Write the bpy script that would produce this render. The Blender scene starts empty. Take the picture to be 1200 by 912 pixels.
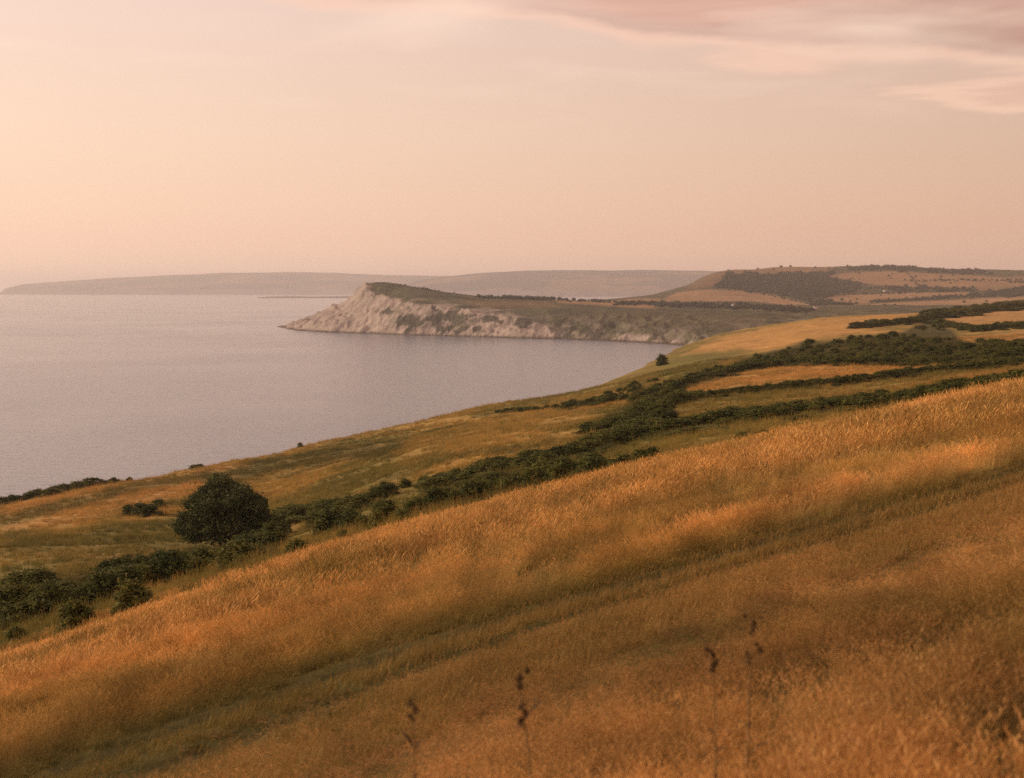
import bpy, bmesh, math, random
import numpy as np
from mathutils import Vector

R = math.radians
rng = np.random.default_rng(7)
random.seed(7)
sc = bpy.context.scene
COL = sc.collection

# ------------------------------------------------------------------ camera
F_PX = 1666.7          # focal length in pixels of a 1200 px wide frame (50 mm on 36 mm)
EYE = 90.0             # metres above the sea
PITCH = math.atan(118.0 / F_PX)
cam_d = bpy.data.cameras.new('camera')
cam_d.lens = 50.0
cam_d.sensor_width = 36.0
cam_d.clip_start = 0.1
cam_d.clip_end = 200000.0
cam_d.dof.use_dof = True
cam_d.dof.focus_distance = 42.0
cam_d.dof.aperture_fstop = 2.3
cam = bpy.data.objects.new('camera', cam_d)
COL.objects.link(cam)
cam.location = (0, 0, EYE)
cam.rotation_euler = (R(90) - PITCH, 0, 0)
sc.camera = cam

# ------------------------------------------------------------------ sky and sun
SUN_AZ = R(-78)        # measured from the view direction, negative to the left
SUN_EL = R(19)
SUN_DIR = Vector((math.sin(SUN_AZ) * math.cos(SUN_EL), math.cos(SUN_AZ) * math.cos(SUN_EL), math.sin(SUN_EL)))
SKY_STRENGTH = 0.1
SKY_GAIN = 1.2
SUN_STRENGTH = 3.1
SUN_ANGLE = 10.0
SUN_COLOR = (1.0, 0.74, 0.49)
HAZE_DENSITY = 5.6e-5
HAZE_COLOR = (0.94, 0.94, 0.99)
EXPOSURE = 0.0

world = bpy.data.worlds.new('World')
sc.world = world
world.use_nodes = True
nt = world.node_tree
nt.nodes.clear()
def N(tree, typ, **kw):
    n = tree.nodes.new(typ)
    for k, v in kw.items():
        setattr(n, k, v)
    return n
def L(tree, a, b):
    tree.links.new(a, b)
def math_node(tree, op, a, b=None, c=None, clamp=False):
    n = tree.nodes.new('ShaderNodeMath'); n.operation = op; n.use_clamp = clamp
    for i, v in enumerate((a, b, c)):
        if v is None: continue
        if isinstance(v, (int, float)): n.inputs[i].default_value = v
        else: tree.links.new(v, n.inputs[i])
    return n.outputs[0]
def mix_col(tree, fac, a, b, blend='MIX'):
    n = tree.nodes.new('ShaderNodeMix'); n.data_type = 'RGBA'; n.blend_type = blend
    for sock, v in ((n.inputs[0], fac), (n.inputs[6], a), (n.inputs[7], b)):
        if isinstance(v, (int, float)): sock.default_value = v
        elif isinstance(v, tuple): sock.default_value = (*v, 1.0) if len(v) == 3 else v
        else: tree.links.new(v, sock)
    return n.outputs[2]
def ramp(tree, fac, stops, interp='LINEAR'):
    n = tree.nodes.new('ShaderNodeValToRGB'); cr = n.color_ramp; cr.interpolation = interp
    while len(cr.elements) < len(stops): cr.elements.new(0.5)
    for e, (p, c) in zip(cr.elements, stops):
        e.position = p
        e.color = (c, c, c, 1) if isinstance(c, (int, float)) else (*c, 1)
    tree.links.new(fac, n.inputs[0])
    return n.outputs[0]
def noise(tree, vec, scale, detail=4, rough=0.55, dist=0.0):
    n = tree.nodes.new('ShaderNodeTexNoise')
    n.inputs['Scale'].default_value = scale; n.inputs['Detail'].default_value = detail
    n.inputs['Roughness'].default_value = rough; n.inputs['Distortion'].default_value = dist
    if vec is not None: tree.links.new(vec, n.inputs['Vector'])
    return n.outputs['Fac']

def build_sky():
    t = nt
    out = N(t, 'ShaderNodeOutputWorld'); bg = N(t, 'ShaderNodeBackground')
    bg.inputs['Strength'].default_value = SKY_STRENGTH
    L(t, bg.outputs[0], out.inputs[0])
    tc = N(t, 'ShaderNodeTexCoord'); sep = N(t, 'ShaderNodeSeparateXYZ')
    L(t, tc.outputs['Generated'], sep.inputs[0])
    X, Y, Z = sep.outputs
    zz = math_node(t, 'MAXIMUM', Z, 0.0)
    # thin evening haze sky: peach at the horizon to mauve overhead
    base = ramp(t, zz, [(0.0, (1.06, 0.66, 0.45)), (0.04, (1.0, 0.65, 0.45)), (0.10, (0.95, 0.675, 0.495)),
                        (0.20, (0.88, 0.648, 0.545)), (0.40, (0.66, 0.50, 0.45)), (1.0, (0.44, 0.36, 0.37))])
    # brighter towards the veiled sun
    hx, hy = math.sin(SUN_AZ), math.cos(SUN_AZ)
    dot = math_node(t, 'ADD', math_node(t, 'MULTIPLY', X, hx), math_node(t, 'MULTIPLY', Y, hy))
    dot = math_node(t, 'MAXIMUM', dot, -0.4)
    glow = math_node(t, 'ADD', math_node(t, 'MULTIPLY', dot, 0.43), 0.765)
    gl = N(t, 'ShaderNodeCombineColor')
    L(t, glow, gl.inputs[0]); L(t, math_node(t, 'ADD', math_node(t, 'MULTIPLY', dot, 0.50), 0.738), gl.inputs[1]); L(t, math_node(t, 'ADD', math_node(t, 'MULTIPLY', dot, 0.53), 0.745), gl.inputs[2])
    base = mix_col(t, 1.0, base, gl.outputs[0], 'MULTIPLY')
    # high streaky cloud, laid on a flat layer overhead
    inv = math_node(t, 'DIVIDE', 1.0, math_node(t, 'ADD', zz, 0.06))
    px = math_node(t, 'MULTIPLY', X, inv); py = math_node(t, 'MULTIPLY', Y, inv)
    cv = N(t, 'ShaderNodeCombineXYZ'); L(t, px, cv.inputs[0]); L(t, py, cv.inputs[1])
    mp = N(t, 'ShaderNodeMapping'); L(t, cv.outputs[0], mp.inputs[0])
    mp.inputs['Rotation'].default_value = (0, 0, R(-16)); mp.inputs['Scale'].default_value = (0.62, 0.72, 1.0)
    mp.inputs['Location'].default_value = (2.15, 0.6, 0.0)
    n1 = noise(t, mp.outputs[0], 0.85, 6, 0.52, 0.7)
    n2 = noise(t, mp.outputs[0], 1.7, 4, 0.5, 0.7)
    # a bank of cloud lies to the right and overhead, thinning to the horizon
    az = math_node(t, 'DIVIDE', X, math_node(t, 'MAXIMUM', Y, 0.12))
    low = math_node(t, 'SUBTRACT', math_node(t, 'ADD', zz, math_node(t, 'MULTIPLY', az, 0.15)), 0.190)
    bank = math_node(t, 'MULTIPLY', low, 20.0)
    bank = math_node(t, 'ADD', bank, math_node(t, 'MULTIPLY', math_node(t, 'SUBTRACT', n1, 0.5), 1.5))
    bank = math_node(t, 'ADD', bank, math_node(t, 'MULTIPLY', math_node(t, 'SUBTRACT', n2, 0.5), 1.0))
    cov = ramp(t, math_node(t, 'ADD', bank, 0.5, clamp=True), [(0.2, 0.0), (0.6, 0.55), (1.0, 0.95)], 'EASE')
    rim = ramp(t, math_node(t, 'ADD', bank, 0.62, clamp=True), [(0.30, 0.0), (0.50, 0.55), (0.72, 0.0)], 'EASE')
    ccol = ramp(t, n2, [(0.30, (0.40, 0.215, 0.175)), (0.52, (0.55, 0.31, 0.245)), (0.74, (0.80, 0.475, 0.365))])
    colr = mix_col(t, cov, base, ccol)
    colr = mix_col(t, rim, colr, (0.98, 0.63, 0.47))
    # faint cirrus wisps on the clear side
    wis = ramp(t, noise(t, mp.outputs[0], 2.0, 3, 0.5, 0.3), [(0.5, 0.0), (0.75, 0.6)])
    wis = math_node(t, 'MULTIPLY', wis, ramp(t, zz, [(0.10, 0.0), (0.17, 1.0)]))
    colr = mix_col(t, wis, colr, (0.98, 0.73, 0.58))
    colr = mix_col(t, 1.0, colr, (10.0 * SKY_GAIN,) * 3, 'MULTIPLY')
    sky = N(t, 'ShaderNodeTexSky'); sky.sky_type = 'NISHITA'; sky.sun_disc = False
    sky.sun_elevation = SUN_EL; sky.sun_rotation = SUN_AZ
    sky.altitude = 90; sky.air_density = 1.0; sky.dust_density = 4.0; sky.ozone_density = 0.6
    tint = mix_col(t, 1.0, sky.outputs[0], (1.0, 0.74, 0.52), 'MULTIPLY')
    L(t, mix_col(t, 0.12, colr, tint), bg.inputs['Color'])
build_sky()

sun_d = bpy.data.lights.new('sun', 'SUN')
sun_d.energy = SUN_STRENGTH; sun_d.angle = R(SUN_ANGLE); sun_d.color = SUN_COLOR
sun = bpy.data.objects.new('sun', sun_d); COL.objects.link(sun)
sun.location = (-60, 10, 140)
sun.rotation_euler = SUN_DIR.to_track_quat('Z', 'Y').to_euler()

vs = sc.view_settings
vs.view_transform = 'Standard'; vs.look = 'None'; vs.exposure = EXPOSURE; vs.gamma = 1.0; vs.use_curve_mapping = False
sc.render.engine = 'CYCLES'
cy = sc.cycles
cy.use_denoising = False      # the sampling noise stands for the film's grain
cy.max_bounces = 6; cy.diffuse_bounces = 3; cy.glossy_bounces = 2; cy.transmission_bounces = 3
cy.volume_bounces = 2; cy.transparent_max_bounces = 4
cy.filter_width = 1.4
cy.use_adaptive_sampling = False
cy.caustics_reflective = False; cy.caustics_refractive = False

# ------------------------------------------------------------------ maths helpers
CP, SP = math.cos(PITCH), math.sin(PITCH)
def ray(px, py):
    """direction, per metre of depth (world Y), through a point of the 1200 x 912 frame"""
    a = (np.asarray(px, float) - 600) / F_PX; b = (456 - np.asarray(py, float)) / F_PX
    fy = CP + b * SP; fz = -SP + b * CP
    return a / fy, fz / fy
def to_px(x, y, z):
    y = np.maximum(y, 0.5); dz = z - EYE
    depth = y * CP - dz * SP; up = y * SP + dz * CP
    return 600 + F_PX * x / depth, 456 - F_PX * up / depth
def at(px, py, d):
    sx, sz = ray(px, py)
    return np.array([sx * d, d, EYE + sz * d])

def hash2(ix, iy, s):
    h = (ix.astype(np.int64) * 374761393 + iy.astype(np.int64) * 668265263 + s * 974634777) & 0xffffffff
    h = ((h ^ (h >> 13)) * 1274126177) & 0xffffffff
    h = h ^ (h >> 16)
    return (h & 0xffff) / 65535.0
def vnoise(x, y, s=0):
    ix = np.floor(x); iy = np.floor(y); fx = x - ix; fy = y - iy
    fx = fx * fx * fx * (fx * (fx * 6 - 15) + 10); fy = fy * fy * fy * (fy * (fy * 6 - 15) + 10)
    a = hash2(ix, iy, s); b = hash2(ix + 1, iy, s); c = hash2(ix, iy + 1, s); d = hash2(ix + 1, iy + 1, s)
    return (a + (b - a) * fx) * (1 - fy) + (c + (d - c) * fx) * fy
def fbm(x, y, s=0, o=4, g=0.5):
    x = np.asarray(x, float); y = np.asarray(y, float)
    v = 0; a = 1.0; t = 0
    for i in range(o):
        v = v + a * vnoise(x * 2 ** i + 17.3 * i, y * 2 ** i - 9.1 * i, s + i); t += a; a *= g
    return v / t
def sstep(a, b, x):
    t = np.clip((x - a) / (b - a), 0, 1); return t * t * (3 - 2 * t)
def poly_sd(px, py, poly):
    """signed distance to a polygon, positive inside"""
    p = np.array(poly, float); n = len(p)
    px = np.asarray(px, float); py = np.asarray(py, float)
    d2 = np.full(px.shape, 1e18); inside = np.zeros(px.shape, bool)
    for i in range(n):
        x0, y0 = p[i]; x1, y1 = p[(i + 1) % n]
        ex, ey = x1 - x0, y1 - y0; L2 = ex * ex + ey * ey + 1e-12
        t = np.clip(((px - x0) * ex + (py - y0) * ey) / L2, 0, 1)
        d2 = np.minimum(d2, (px - x0 - t * ex) ** 2 + (py - y0 - t * ey) ** 2)
        c = ((y0 > py) != (y1 > py)) & (px < ex * (py - y0) / (ey if abs(ey) > 1e-9 else 1e-9) + x0)
        inside ^= c
    d = np.sqrt(d2); return np.where(inside, d, -d)

# ------------------------------------------------------------------ object helpers
def tag(o, label=None, cat=None, group=None, kind=None):
    if label: o['label'] = label
    if cat: o['category'] = cat
    if group: o['group'] = group
    if kind: o['kind'] = kind
    return o
def empty(name, loc=(0, 0, 0)):
    o = bpy.data.objects.new(name, None); COL.objects.link(o); o.location = loc
    o.empty_display_size = 0.2
    return o
def mesh_np(name, verts, faces, mat, smooth=True, colors=None, link=True, parent=None):
    me = bpy.data.meshes.new(name)
    verts = np.asarray(verts, np.float32); faces = np.asarray(faces, np.int32)
    k = faces.shape[1]; nf = len(faces)
    me.vertices.add(len(verts)); me.vertices.foreach_set('co', verts.ravel())
    me.loops.add(nf * k); me.loops.foreach_set('vertex_index', faces.ravel())
    me.polygons.add(nf); me.polygons.foreach_set('loop_start', np.arange(nf, dtype=np.int32) * k)
    me.polygons.foreach_set('loop_total', np.full(nf, k, np.int32))
    if smooth: me.polygons.foreach_set('use_smooth', np.ones(nf, bool))
    if colors is not None:
        at_ = me.color_attributes.new('tint', 'FLOAT_COLOR', 'POINT')
        c = np.ones((len(verts), 4), np.float32); c[:, :3] = colors
        at_.data.foreach_set('color', c.ravel())
    me.update(calc_edges=True)
    if mat: me.materials.append(mat)
    o = bpy.data.objects.new(name, me)
    if link: COL.objects.link(o)
    if parent: o.parent = parent
    return o
def grid_faces(nr, nc):
    i = np.arange(nr - 1)[:, None] * nc + np.arange(nc - 1)[None, :]
    i = i.ravel()
    return np.stack([i, i + 1, i + nc + 1, i + nc], 1)
def new_mat(name):
    m = bpy.data.materials.new(name); m.use_nodes = True; m.node_tree.nodes.clear()
    return m, m.node_tree

# ------------------------------------------------------------------ materials
def land_material(name, scales, amount=0.5, bump=0.3, bump_scale=1.0, bump_dist=0.2):
    """colour from the surface's own field colours, broken up by grass-scale noise"""
    m, t = new_mat(name)
    out = N(t, 'ShaderNodeOutputMaterial'); b = N(t, 'ShaderNodeBsdfPrincipled')
    L(t, b.outputs[0], out.inputs[0])
    b.inputs['Roughness'].default_value = 0.95; b.inputs['Specular IOR Level'].default_value = 0.1
    col = N(t, 'ShaderNodeAttribute'); col.attribute_name = 'tint'
    geo = N(t, 'ShaderNodeNewGeometry')
    c = col.outputs['Color']
    for i, s in enumerate(scales):
        n = noise(t, geo.outputs['Position'], s, 5, 0.6)
        v = ramp(t, n, [(0.28, 1 - amount), (0.72, 1 + amount * 0.55)])
        c = mix_col(t, 1.0, c, v, 'MULTIPLY')
    L(t, c, b.inputs['Base Color'])
    bn = N(t, 'ShaderNodeBump'); bn.inputs['Strength'].default_value = bump; bn.inputs['Distance'].default_value = bump_dist
    L(t, noise(t, geo.outputs['Position'], bump_scale, 6, 0.65), bn.inputs['Height'])
    L(t, bn.outputs[0], b.inputs['Normal'])
    return m
def foliage_material(name, dark, light, translucent=0.25, rand=0.5, pscale=0.6):
    m, t = new_mat(name)
    out = N(t, 'ShaderNodeOutputMaterial')
    oi = N(t, 'ShaderNodeObjectInfo'); geo = N(t, 'ShaderNodeNewGeometry')
    n = noise(t, geo.outputs['Position'], pscale, 3, 0.6)
    f = math_node(t, 'ADD', math_node(t, 'MULTIPLY', oi.outputs['Random'], rand),
                  math_node(t, 'MULTIPLY', math_node(t, 'SUBTRACT', n, 0.3), 1.6 * (1 - rand)), clamp=True)
    rpi = geo.outputs['Random Per Island']
    f = math_node(t, 'ADD', f, math_node(t, 'MULTIPLY', math_node(t, 'SUBTRACT', rpi, 0.5), 0.5), clamp=True)
    c = mix_col(t, f, dark, light)
    d = N(t, 'ShaderNodeBsdfPrincipled'); L(t, c, d.inputs['Base Color'])
    d.inputs['Roughness'].default_value = 0.75; d.inputs['Specular IOR Level'].default_value = 0.15
    tr = N(t, 'ShaderNodeBsdfTranslucent'); L(t, c, tr.inputs[0])
    mx = N(t, 'ShaderNodeMixShader'); mx.inputs[0].default_value = translucent
    L(t, d.outputs[0], mx.inputs[1]); L(t, tr.outputs[0], mx.inputs[2]); L(t, mx.outputs[0], out.inputs[0])
    return m
def grass_material(name, stops, pscale=0.09, translucent=0.3, own=False):
    """dry grass: each tuft its own straw, patches of rust and olive across the field"""
    m, t = new_mat(name)
    out = N(t, 'ShaderNodeOutputMaterial')
    oi = N(t, 'ShaderNodeObjectInfo'); geo = N(t, 'ShaderNodeNewGeometry')
    n = noise(t, geo.outputs['Position'], pscale, 4, 0.6)
    f = math_node(t, 'ADD', math_node(t, 'MULTIPLY', math_node(t, 'SUBTRACT', oi.outputs['Random'], 0.15), 0.62),
                  math_node(t, 'ADD', math_node(t, 'MULTIPLY', geo.outputs['Random Per Island'], 0.25),
                            math_node(t, 'MULTIPLY', math_node(t, 'SUBTRACT', n, 0.36), 1.5)), clamp=True)
    c = ramp(t, f, stops)
    at_ = N(t, 'ShaderNodeAttribute'); at_.attribute_name = 'tint'
    c = mix_col(t, 1.0, c, at_.outputs['Color'], 'MULTIPLY')
    if own:
        a2 = N(t, 'ShaderNodeAttribute'); a2.attribute_type = 'INSTANCER'; a2.attribute_name = 'gtint'
        c = mix_col(t, 1.0, c, a2.outputs['Vector'], 'MULTIPLY')
    d = N(t, 'ShaderNodeBsdfPrincipled'); L(t, c, d.inputs['Base Color'])
    d.inputs['Roughness'].default_value = 0.7; d.inputs['Specular IOR Level'].default_value = 0.2
    tr = N(t, 'ShaderNodeBsdfTranslucent'); L(t, c, tr.inputs[0])
    mx = N(t, 'ShaderNodeMixShader'); mx.inputs[0].default_value = translucent
    L(t, d.outputs[0], mx.inputs[1]); L(t, tr.outputs[0], mx.inputs[2]); L(t, mx.outputs[0], out.inputs[0])
    return m
def plain_material(name, a, b, scale=3.0, rough=0.85):
    m, t = new_mat(name)
    out = N(t, 'ShaderNodeOutputMaterial'); p = N(t, 'ShaderNodeBsdfPrincipled'); L(t, p.outputs[0], out.inputs[0])
    tc = N(t, 'ShaderNodeTexCoord')
    L(t, mix_col(t, noise(t, tc.outputs['Object'], scale, 4), a, b), p.inputs['Base Color'])
    p.inputs['Roughness'].default_value = rough; p.inputs['Specular IOR Level'].default_value = 0.2
    return m

M_GROUND = land_material('dry_meadow', [0.035, 0.35, 2.5], 0.28, 0.6, 3.0, 0.15)
M_HEAD = land_material('headland_chalk_and_turf', [0.012, 0.07], 0.28, 0.5, 0.09, 4.0)
M_HILL = land_material('downland_fields', [0.006, 0.04], 0.22, 0.6, 0.05, 4.0)
M_FAR = land_material('far_coast_land', [0.0012, 0.006], 0.3, 0.4, 0.004, 30.0)
M_BUSH = foliage_material('hedge_leaves', (0.030, 0.050, 0.013), (0.20, 0.20, 0.050))
M_PALE = foliage_material('pale_shrub_leaves', (0.07, 0.085, 0.022), (0.30, 0.27, 0.075))
M_TREE = foliage_material('tree_leaves', (0.026, 0.045, 0.016), (0.20, 0.205, 0.065), 0.2, 0.1, 0.5)
M_WOOD = foliage_material('far_tree_leaves', (0.032, 0.045, 0.036), (0.055, 0.066, 0.046), 0.1, 0.6, 0.02)
M_BARK = plain_material('bark', (0.05, 0.035, 0.022), (0.10, 0.075, 0.05))
M_DOCK = plain_material('dock_seed', (0.045, 0.028, 0.013), (0.09, 0.055, 0.024), 30)
M_STALK = plain_material('dock_stalk', (0.16, 0.10, 0.04), (0.26, 0.17, 0.07), 30)
M_GRASS = grass_material('tall_dry_grass', [(0.0, (0.13, 0.108, 0.034)), (0.3, (0.30, 0.197, 0.066)), (0.62, (0.48, 0.298, 0.108)), (1.0, (0.64, 0.43, 0.19))], own=True)
M_SHORT = grass_material('short_track_grass', [(0.0, (0.18, 0.135, 0.042)), (0.45, (0.33, 0.215, 0.07)), (1.0, (0.50, 0.315, 0.11))], 0.5, own=True)
M_PAST = grass_material('pasture_grass', [(0.0, (0.38, 0.48, 0.38)), (0.35, (0.8, 0.85, 0.78)), (1.0, (1.35, 1.22, 1.15))], 0.05, own=True)

# ------------------------------------------------------------------ the hillside
# where the land lies, seen rows: column of the frame -> (row, metres away)
ROWS = {
    -400: [(905, 62), (850, 100), (800, 140), (735, 200), (690, 250), (650, 300)],
    0: [(725, 100), (690, 140), (640, 200), (612, 280), (587, 371)],
    150: [(695, 100), (672, 140), (640, 190), (598, 270), (557, 405)],
    300: [(658, 100), (641, 185), (592, 270), (560, 350), (532, 450)],
    450: [(622, 105), (612, 150), (578, 195), (535, 330), (502, 530)],
    600: [(592, 100), (581, 140), (546, 190), (500, 320), (484, 450), (471, 590)],
    700: [(570, 100), (556, 140), (526, 195), (480, 360), (467, 480), (451, 690)],
    800: [(545, 95), (520, 150), (500, 210), (470, 300), (455, 400), (430, 600), (408, 900), (400, 1150)],
    900: [(525, 95), (508, 150), (489, 210), (458, 310), (440, 420), (416, 650), (396, 900), (381, 1150), (390, 1450)],
    1000: [(505, 95), (489, 150), (479, 200), (446, 330), (426, 430), (401, 650), (381, 950), (370, 1230), (380, 1550)],
    1100: [(483, 95), (472, 150), (464, 205), (433, 350), (418, 450), (395, 700), (376, 1050), (366, 1330), (374, 1650)],
    1200: [(463, 95), (453, 150), (436, 230), (420, 360), (403, 500), (386, 750), (370, 1120), (359, 1450), (366, 1800)],
    1600: [(370, 95), (362, 150), (350, 250), (346, 400), (342, 500), (336, 750), (330, 1150), (325, 1450)],
}
def h_near(x, y):
    yp = np.maximum(y, 0)
    return EYE - 2.5 + 0.2625 * x - np.where(x < 0, 0.0041, 0.0023) * np.clip(x, -30, 45) ** 2 - 0.065 * y - 8.26e-4 * yp ** 2
def tps_fit(P, v, lam=1e-3):
    n = len(P); d2 = ((P[:, None] - P[None]) ** 2).sum(-1)
    K = np.where(d2 > 0, 0.5 * d2 * np.log(d2 + 1e-12), 0) + lam * np.eye(n)
    A = np.zeros((n + 3, n + 3)); A[:n, :n] = K; A[:n, n] = 1; A[:n, n + 1:] = P; A[n, :n] = 1; A[n + 1:, :n] = P.T
    return np.linalg.solve(A, np.concatenate([v, np.zeros(3)]))
pts, val = [], []
for cpx, rows in ROWS.items():
    for py, d in rows:
        sx, sz = ray(cpx, py)
        pts.append((sx * 5.5, math.log(d) * 1.6)); val.append(sz)
for u in np.linspace(-0.75, 0.75, 11):
    for d in (45, 56):
        pts.append((u * 5.5, math.log(d) * 1.6)); val.append((float(h_near(u * d, d)) - EYE) / d)
TP = np.array(pts); TW = tps_fit(TP, np.array(val))
def h_mid(x, y):
    y = np.maximum(y, 30.0)
    q = np.stack([x / y * 5.5, np.log(y) * 1.6], -1).reshape(-1, 2)
    out = TW[len(TP)] + q @ TW[len(TP) + 1:]
    for i, p in enumerate(TP):
        d2 = ((q - p) ** 2).sum(-1)
        out += TW[i] * 0.5 * d2 * np.log(d2 + 1e-12)
    return EYE + (out * y.ravel()).reshape(np.shape(x))
# the top edge of the sea cliff: column, metres away
EDGE = [(-1000, 250), (-400, 305), (0, 374), (150, 408), (300, 454), (450, 534), (600, 594), (700, 694), (770, 840), (800, 990), (830, 1150), (880, 1420), (960, 1900), (1000, 2300)]
EX = np.array([(e[0] - 600) / F_PX * e[1] for e in EDGE]); EY = np.array([float(e[1]) for e in EDGE])
def land_side(x, y):
    """metres inland of the cliff edge (negative over the sea)"""
    best = np.full(np.shape(x), 1e9); sgn = np.ones(np.shape(x))
    for i in range(len(EX) - 1):
        ex, ey = EX[i + 1] - EX[i], EY[i + 1] - EY[i]; L2 = ex * ex + ey * ey
        t = np.clip(((x - EX[i]) * ex + (y - EY[i]) * ey) / L2, 0, 1)
        d = np.hypot(x - EX[i] - t * ex, y - EY[i] - t * ey)
        s = np.where(ex * (y - EY[i]) - ey * (x - EX[i]) > 0, -1.0, 1.0)
        upd = d < best - 1e-6
        best = np.where(upd, d, best); sgn = np.where(upd, s, sgn)
    return best * sgn

# the farm track: its near and far edges, taken where they lie on the slope
def on_near(px, py):
    sx, sz = ray(px, py)
    d = np.linspace(2, 60, 4000)
    g = h_near(sx * d, d) - (EYE + sz * d)
    i = int(np.argmax(g > 0)); return sx * d[i], d[i]
FARE = np.array([on_near(*p) for p in [(40, 905), (200, 850), (330, 803), (480, 756), (620, 714), (760, 676), (900, 634), (1050, 592), (1200, 550)]])
NEAR_ = np.array([on_near(*p) for p in [(240, 905), (400, 842), (500, 802), (600, 766), (700, 730), (850, 681), (1000, 637), (1200, 579)]])
def track_edges(x):
    def ext(P):
        o = np.argsort(P[:, 0]); X, Yv = P[o, 0], P[o, 1]
        c = np.polyfit(X, Yv, 2); lin = np.polyfit(X, Yv, 1)
        return np.where((x >= X[0]) & (x <= X[-1]), np.interp(x, X, Yv), np.where(x < X[0], Yv[0] + (x - X[0]) * lin[0], Yv[-1] + (x - X[-1]) * lin[0]))
    a = ext(NEAR_); b = ext(FARE)
    return a, np.maximum(b, a + 1.5)
def track_s(x, y):
    """0 at the near edge of the track, 1 at its far edge"""
    a, b = track_edges(x)
    return (y - a) / (b - a)

GY = np.concatenate([np.arange(-15, 4, 0.5), np.arange(4, 24, 0.11), np.exp(np.linspace(math.log(64), math.log(2200), 430)) - 40])
GU = np.linspace(-0.56, 0.56, 680)
YY, UU = np.meshgrid(GY, GU, indexing='ij')
XX = UU * (YY + 40)
def build_heights():
    hn = h_near(XX, YY); hm = h_mid(XX, YY)
    w = sstep(44, 62, YY); z = hn * (1 - w) + hm * w
    amp = sstep(2, 200, YY)
    z = z + (fbm(XX / 9, YY / 9, 3, 3) - 0.5) * (0.25 + 0.9 * sstep(60, 160, YY)) + (fbm(XX / 55, YY / 55, 5, 3) - 0.5) * 3.0 * sstep(70, 300, YY)
    s = track_s(XX, YY)
    nearw = 1 - sstep(26, 34, YY)
    rut = np.exp(-((s - 0.27) / 0.10) ** 2) + np.exp(-((s - 0.84) / 0.11) ** 2)
    z = z - 0.08 * rut * nearw - 0.01 * sstep(-0.1, 0.1, s) * (1 - sstep(0.95, 1.2, s)) * nearw
    ls = land_side(XX, YY) + (fbm(XX / 22, YY / 22, 11, 3) - 0.5) * 14 * sstep(200, 320, YY)
    ls = np.where(YY < 150, 400, ls)
    # rounded brow, then the cliff down to the sea
    z = z - 3.5 * sstep(14, -4, ls) * 0.6
    cl = sstep(-1, -34, ls)
    z = z * (1 - cl) + (-8.0) * cl
    # the far side of the ridge sinks to the valley
    return z, s, ls
ZZ, TRK, LSD = build_heights()
def ground_z(x, y):
    x = np.asarray(x, float); y = np.asarray(y, float)
    i = np.clip(np.searchsorted(GY, y) - 1, 0, len(GY) - 2)
    fy = np.clip((y - GY[i]) / (GY[i + 1] - GY[i]), 0, 1)
    uu = (x / (y + 40) - GU[0]) / (GU[1] - GU[0])
    j = np.clip(np.floor(uu).astype(int), 0, len(GU) - 2); fx = np.clip(uu - j, 0, 1)
    a = ZZ[i, j] * (1 - fx) + ZZ[i, j + 1] * fx; b = ZZ[i + 1, j] * (1 - fx) + ZZ[i + 1, j + 1] * fx
    return a * (1 - fy) + b * fy
DS = np.exp(np.linspace(math.log(3), math.log(2100), 2600))
def hit(px, py, dmin=0):
    """the point of the ground seen at a place in the frame (first one past dmin)"""
    sx, sz = ray(px, py)
    d = DS[DS > dmin]
    g = ground_z(sx * d, d) - (EYE + sz * d)
    ok = land_side(sx * d, d) > 5
    k = np.where((g > 0) & ok)[0]
    i = int(k[0]) if len(k) else int(np.argmax(np.where(ok, g / d, -9)))
    return np.array([sx * d[i], d[i], float(ground_z(sx * d[i], d[i]))])

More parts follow.
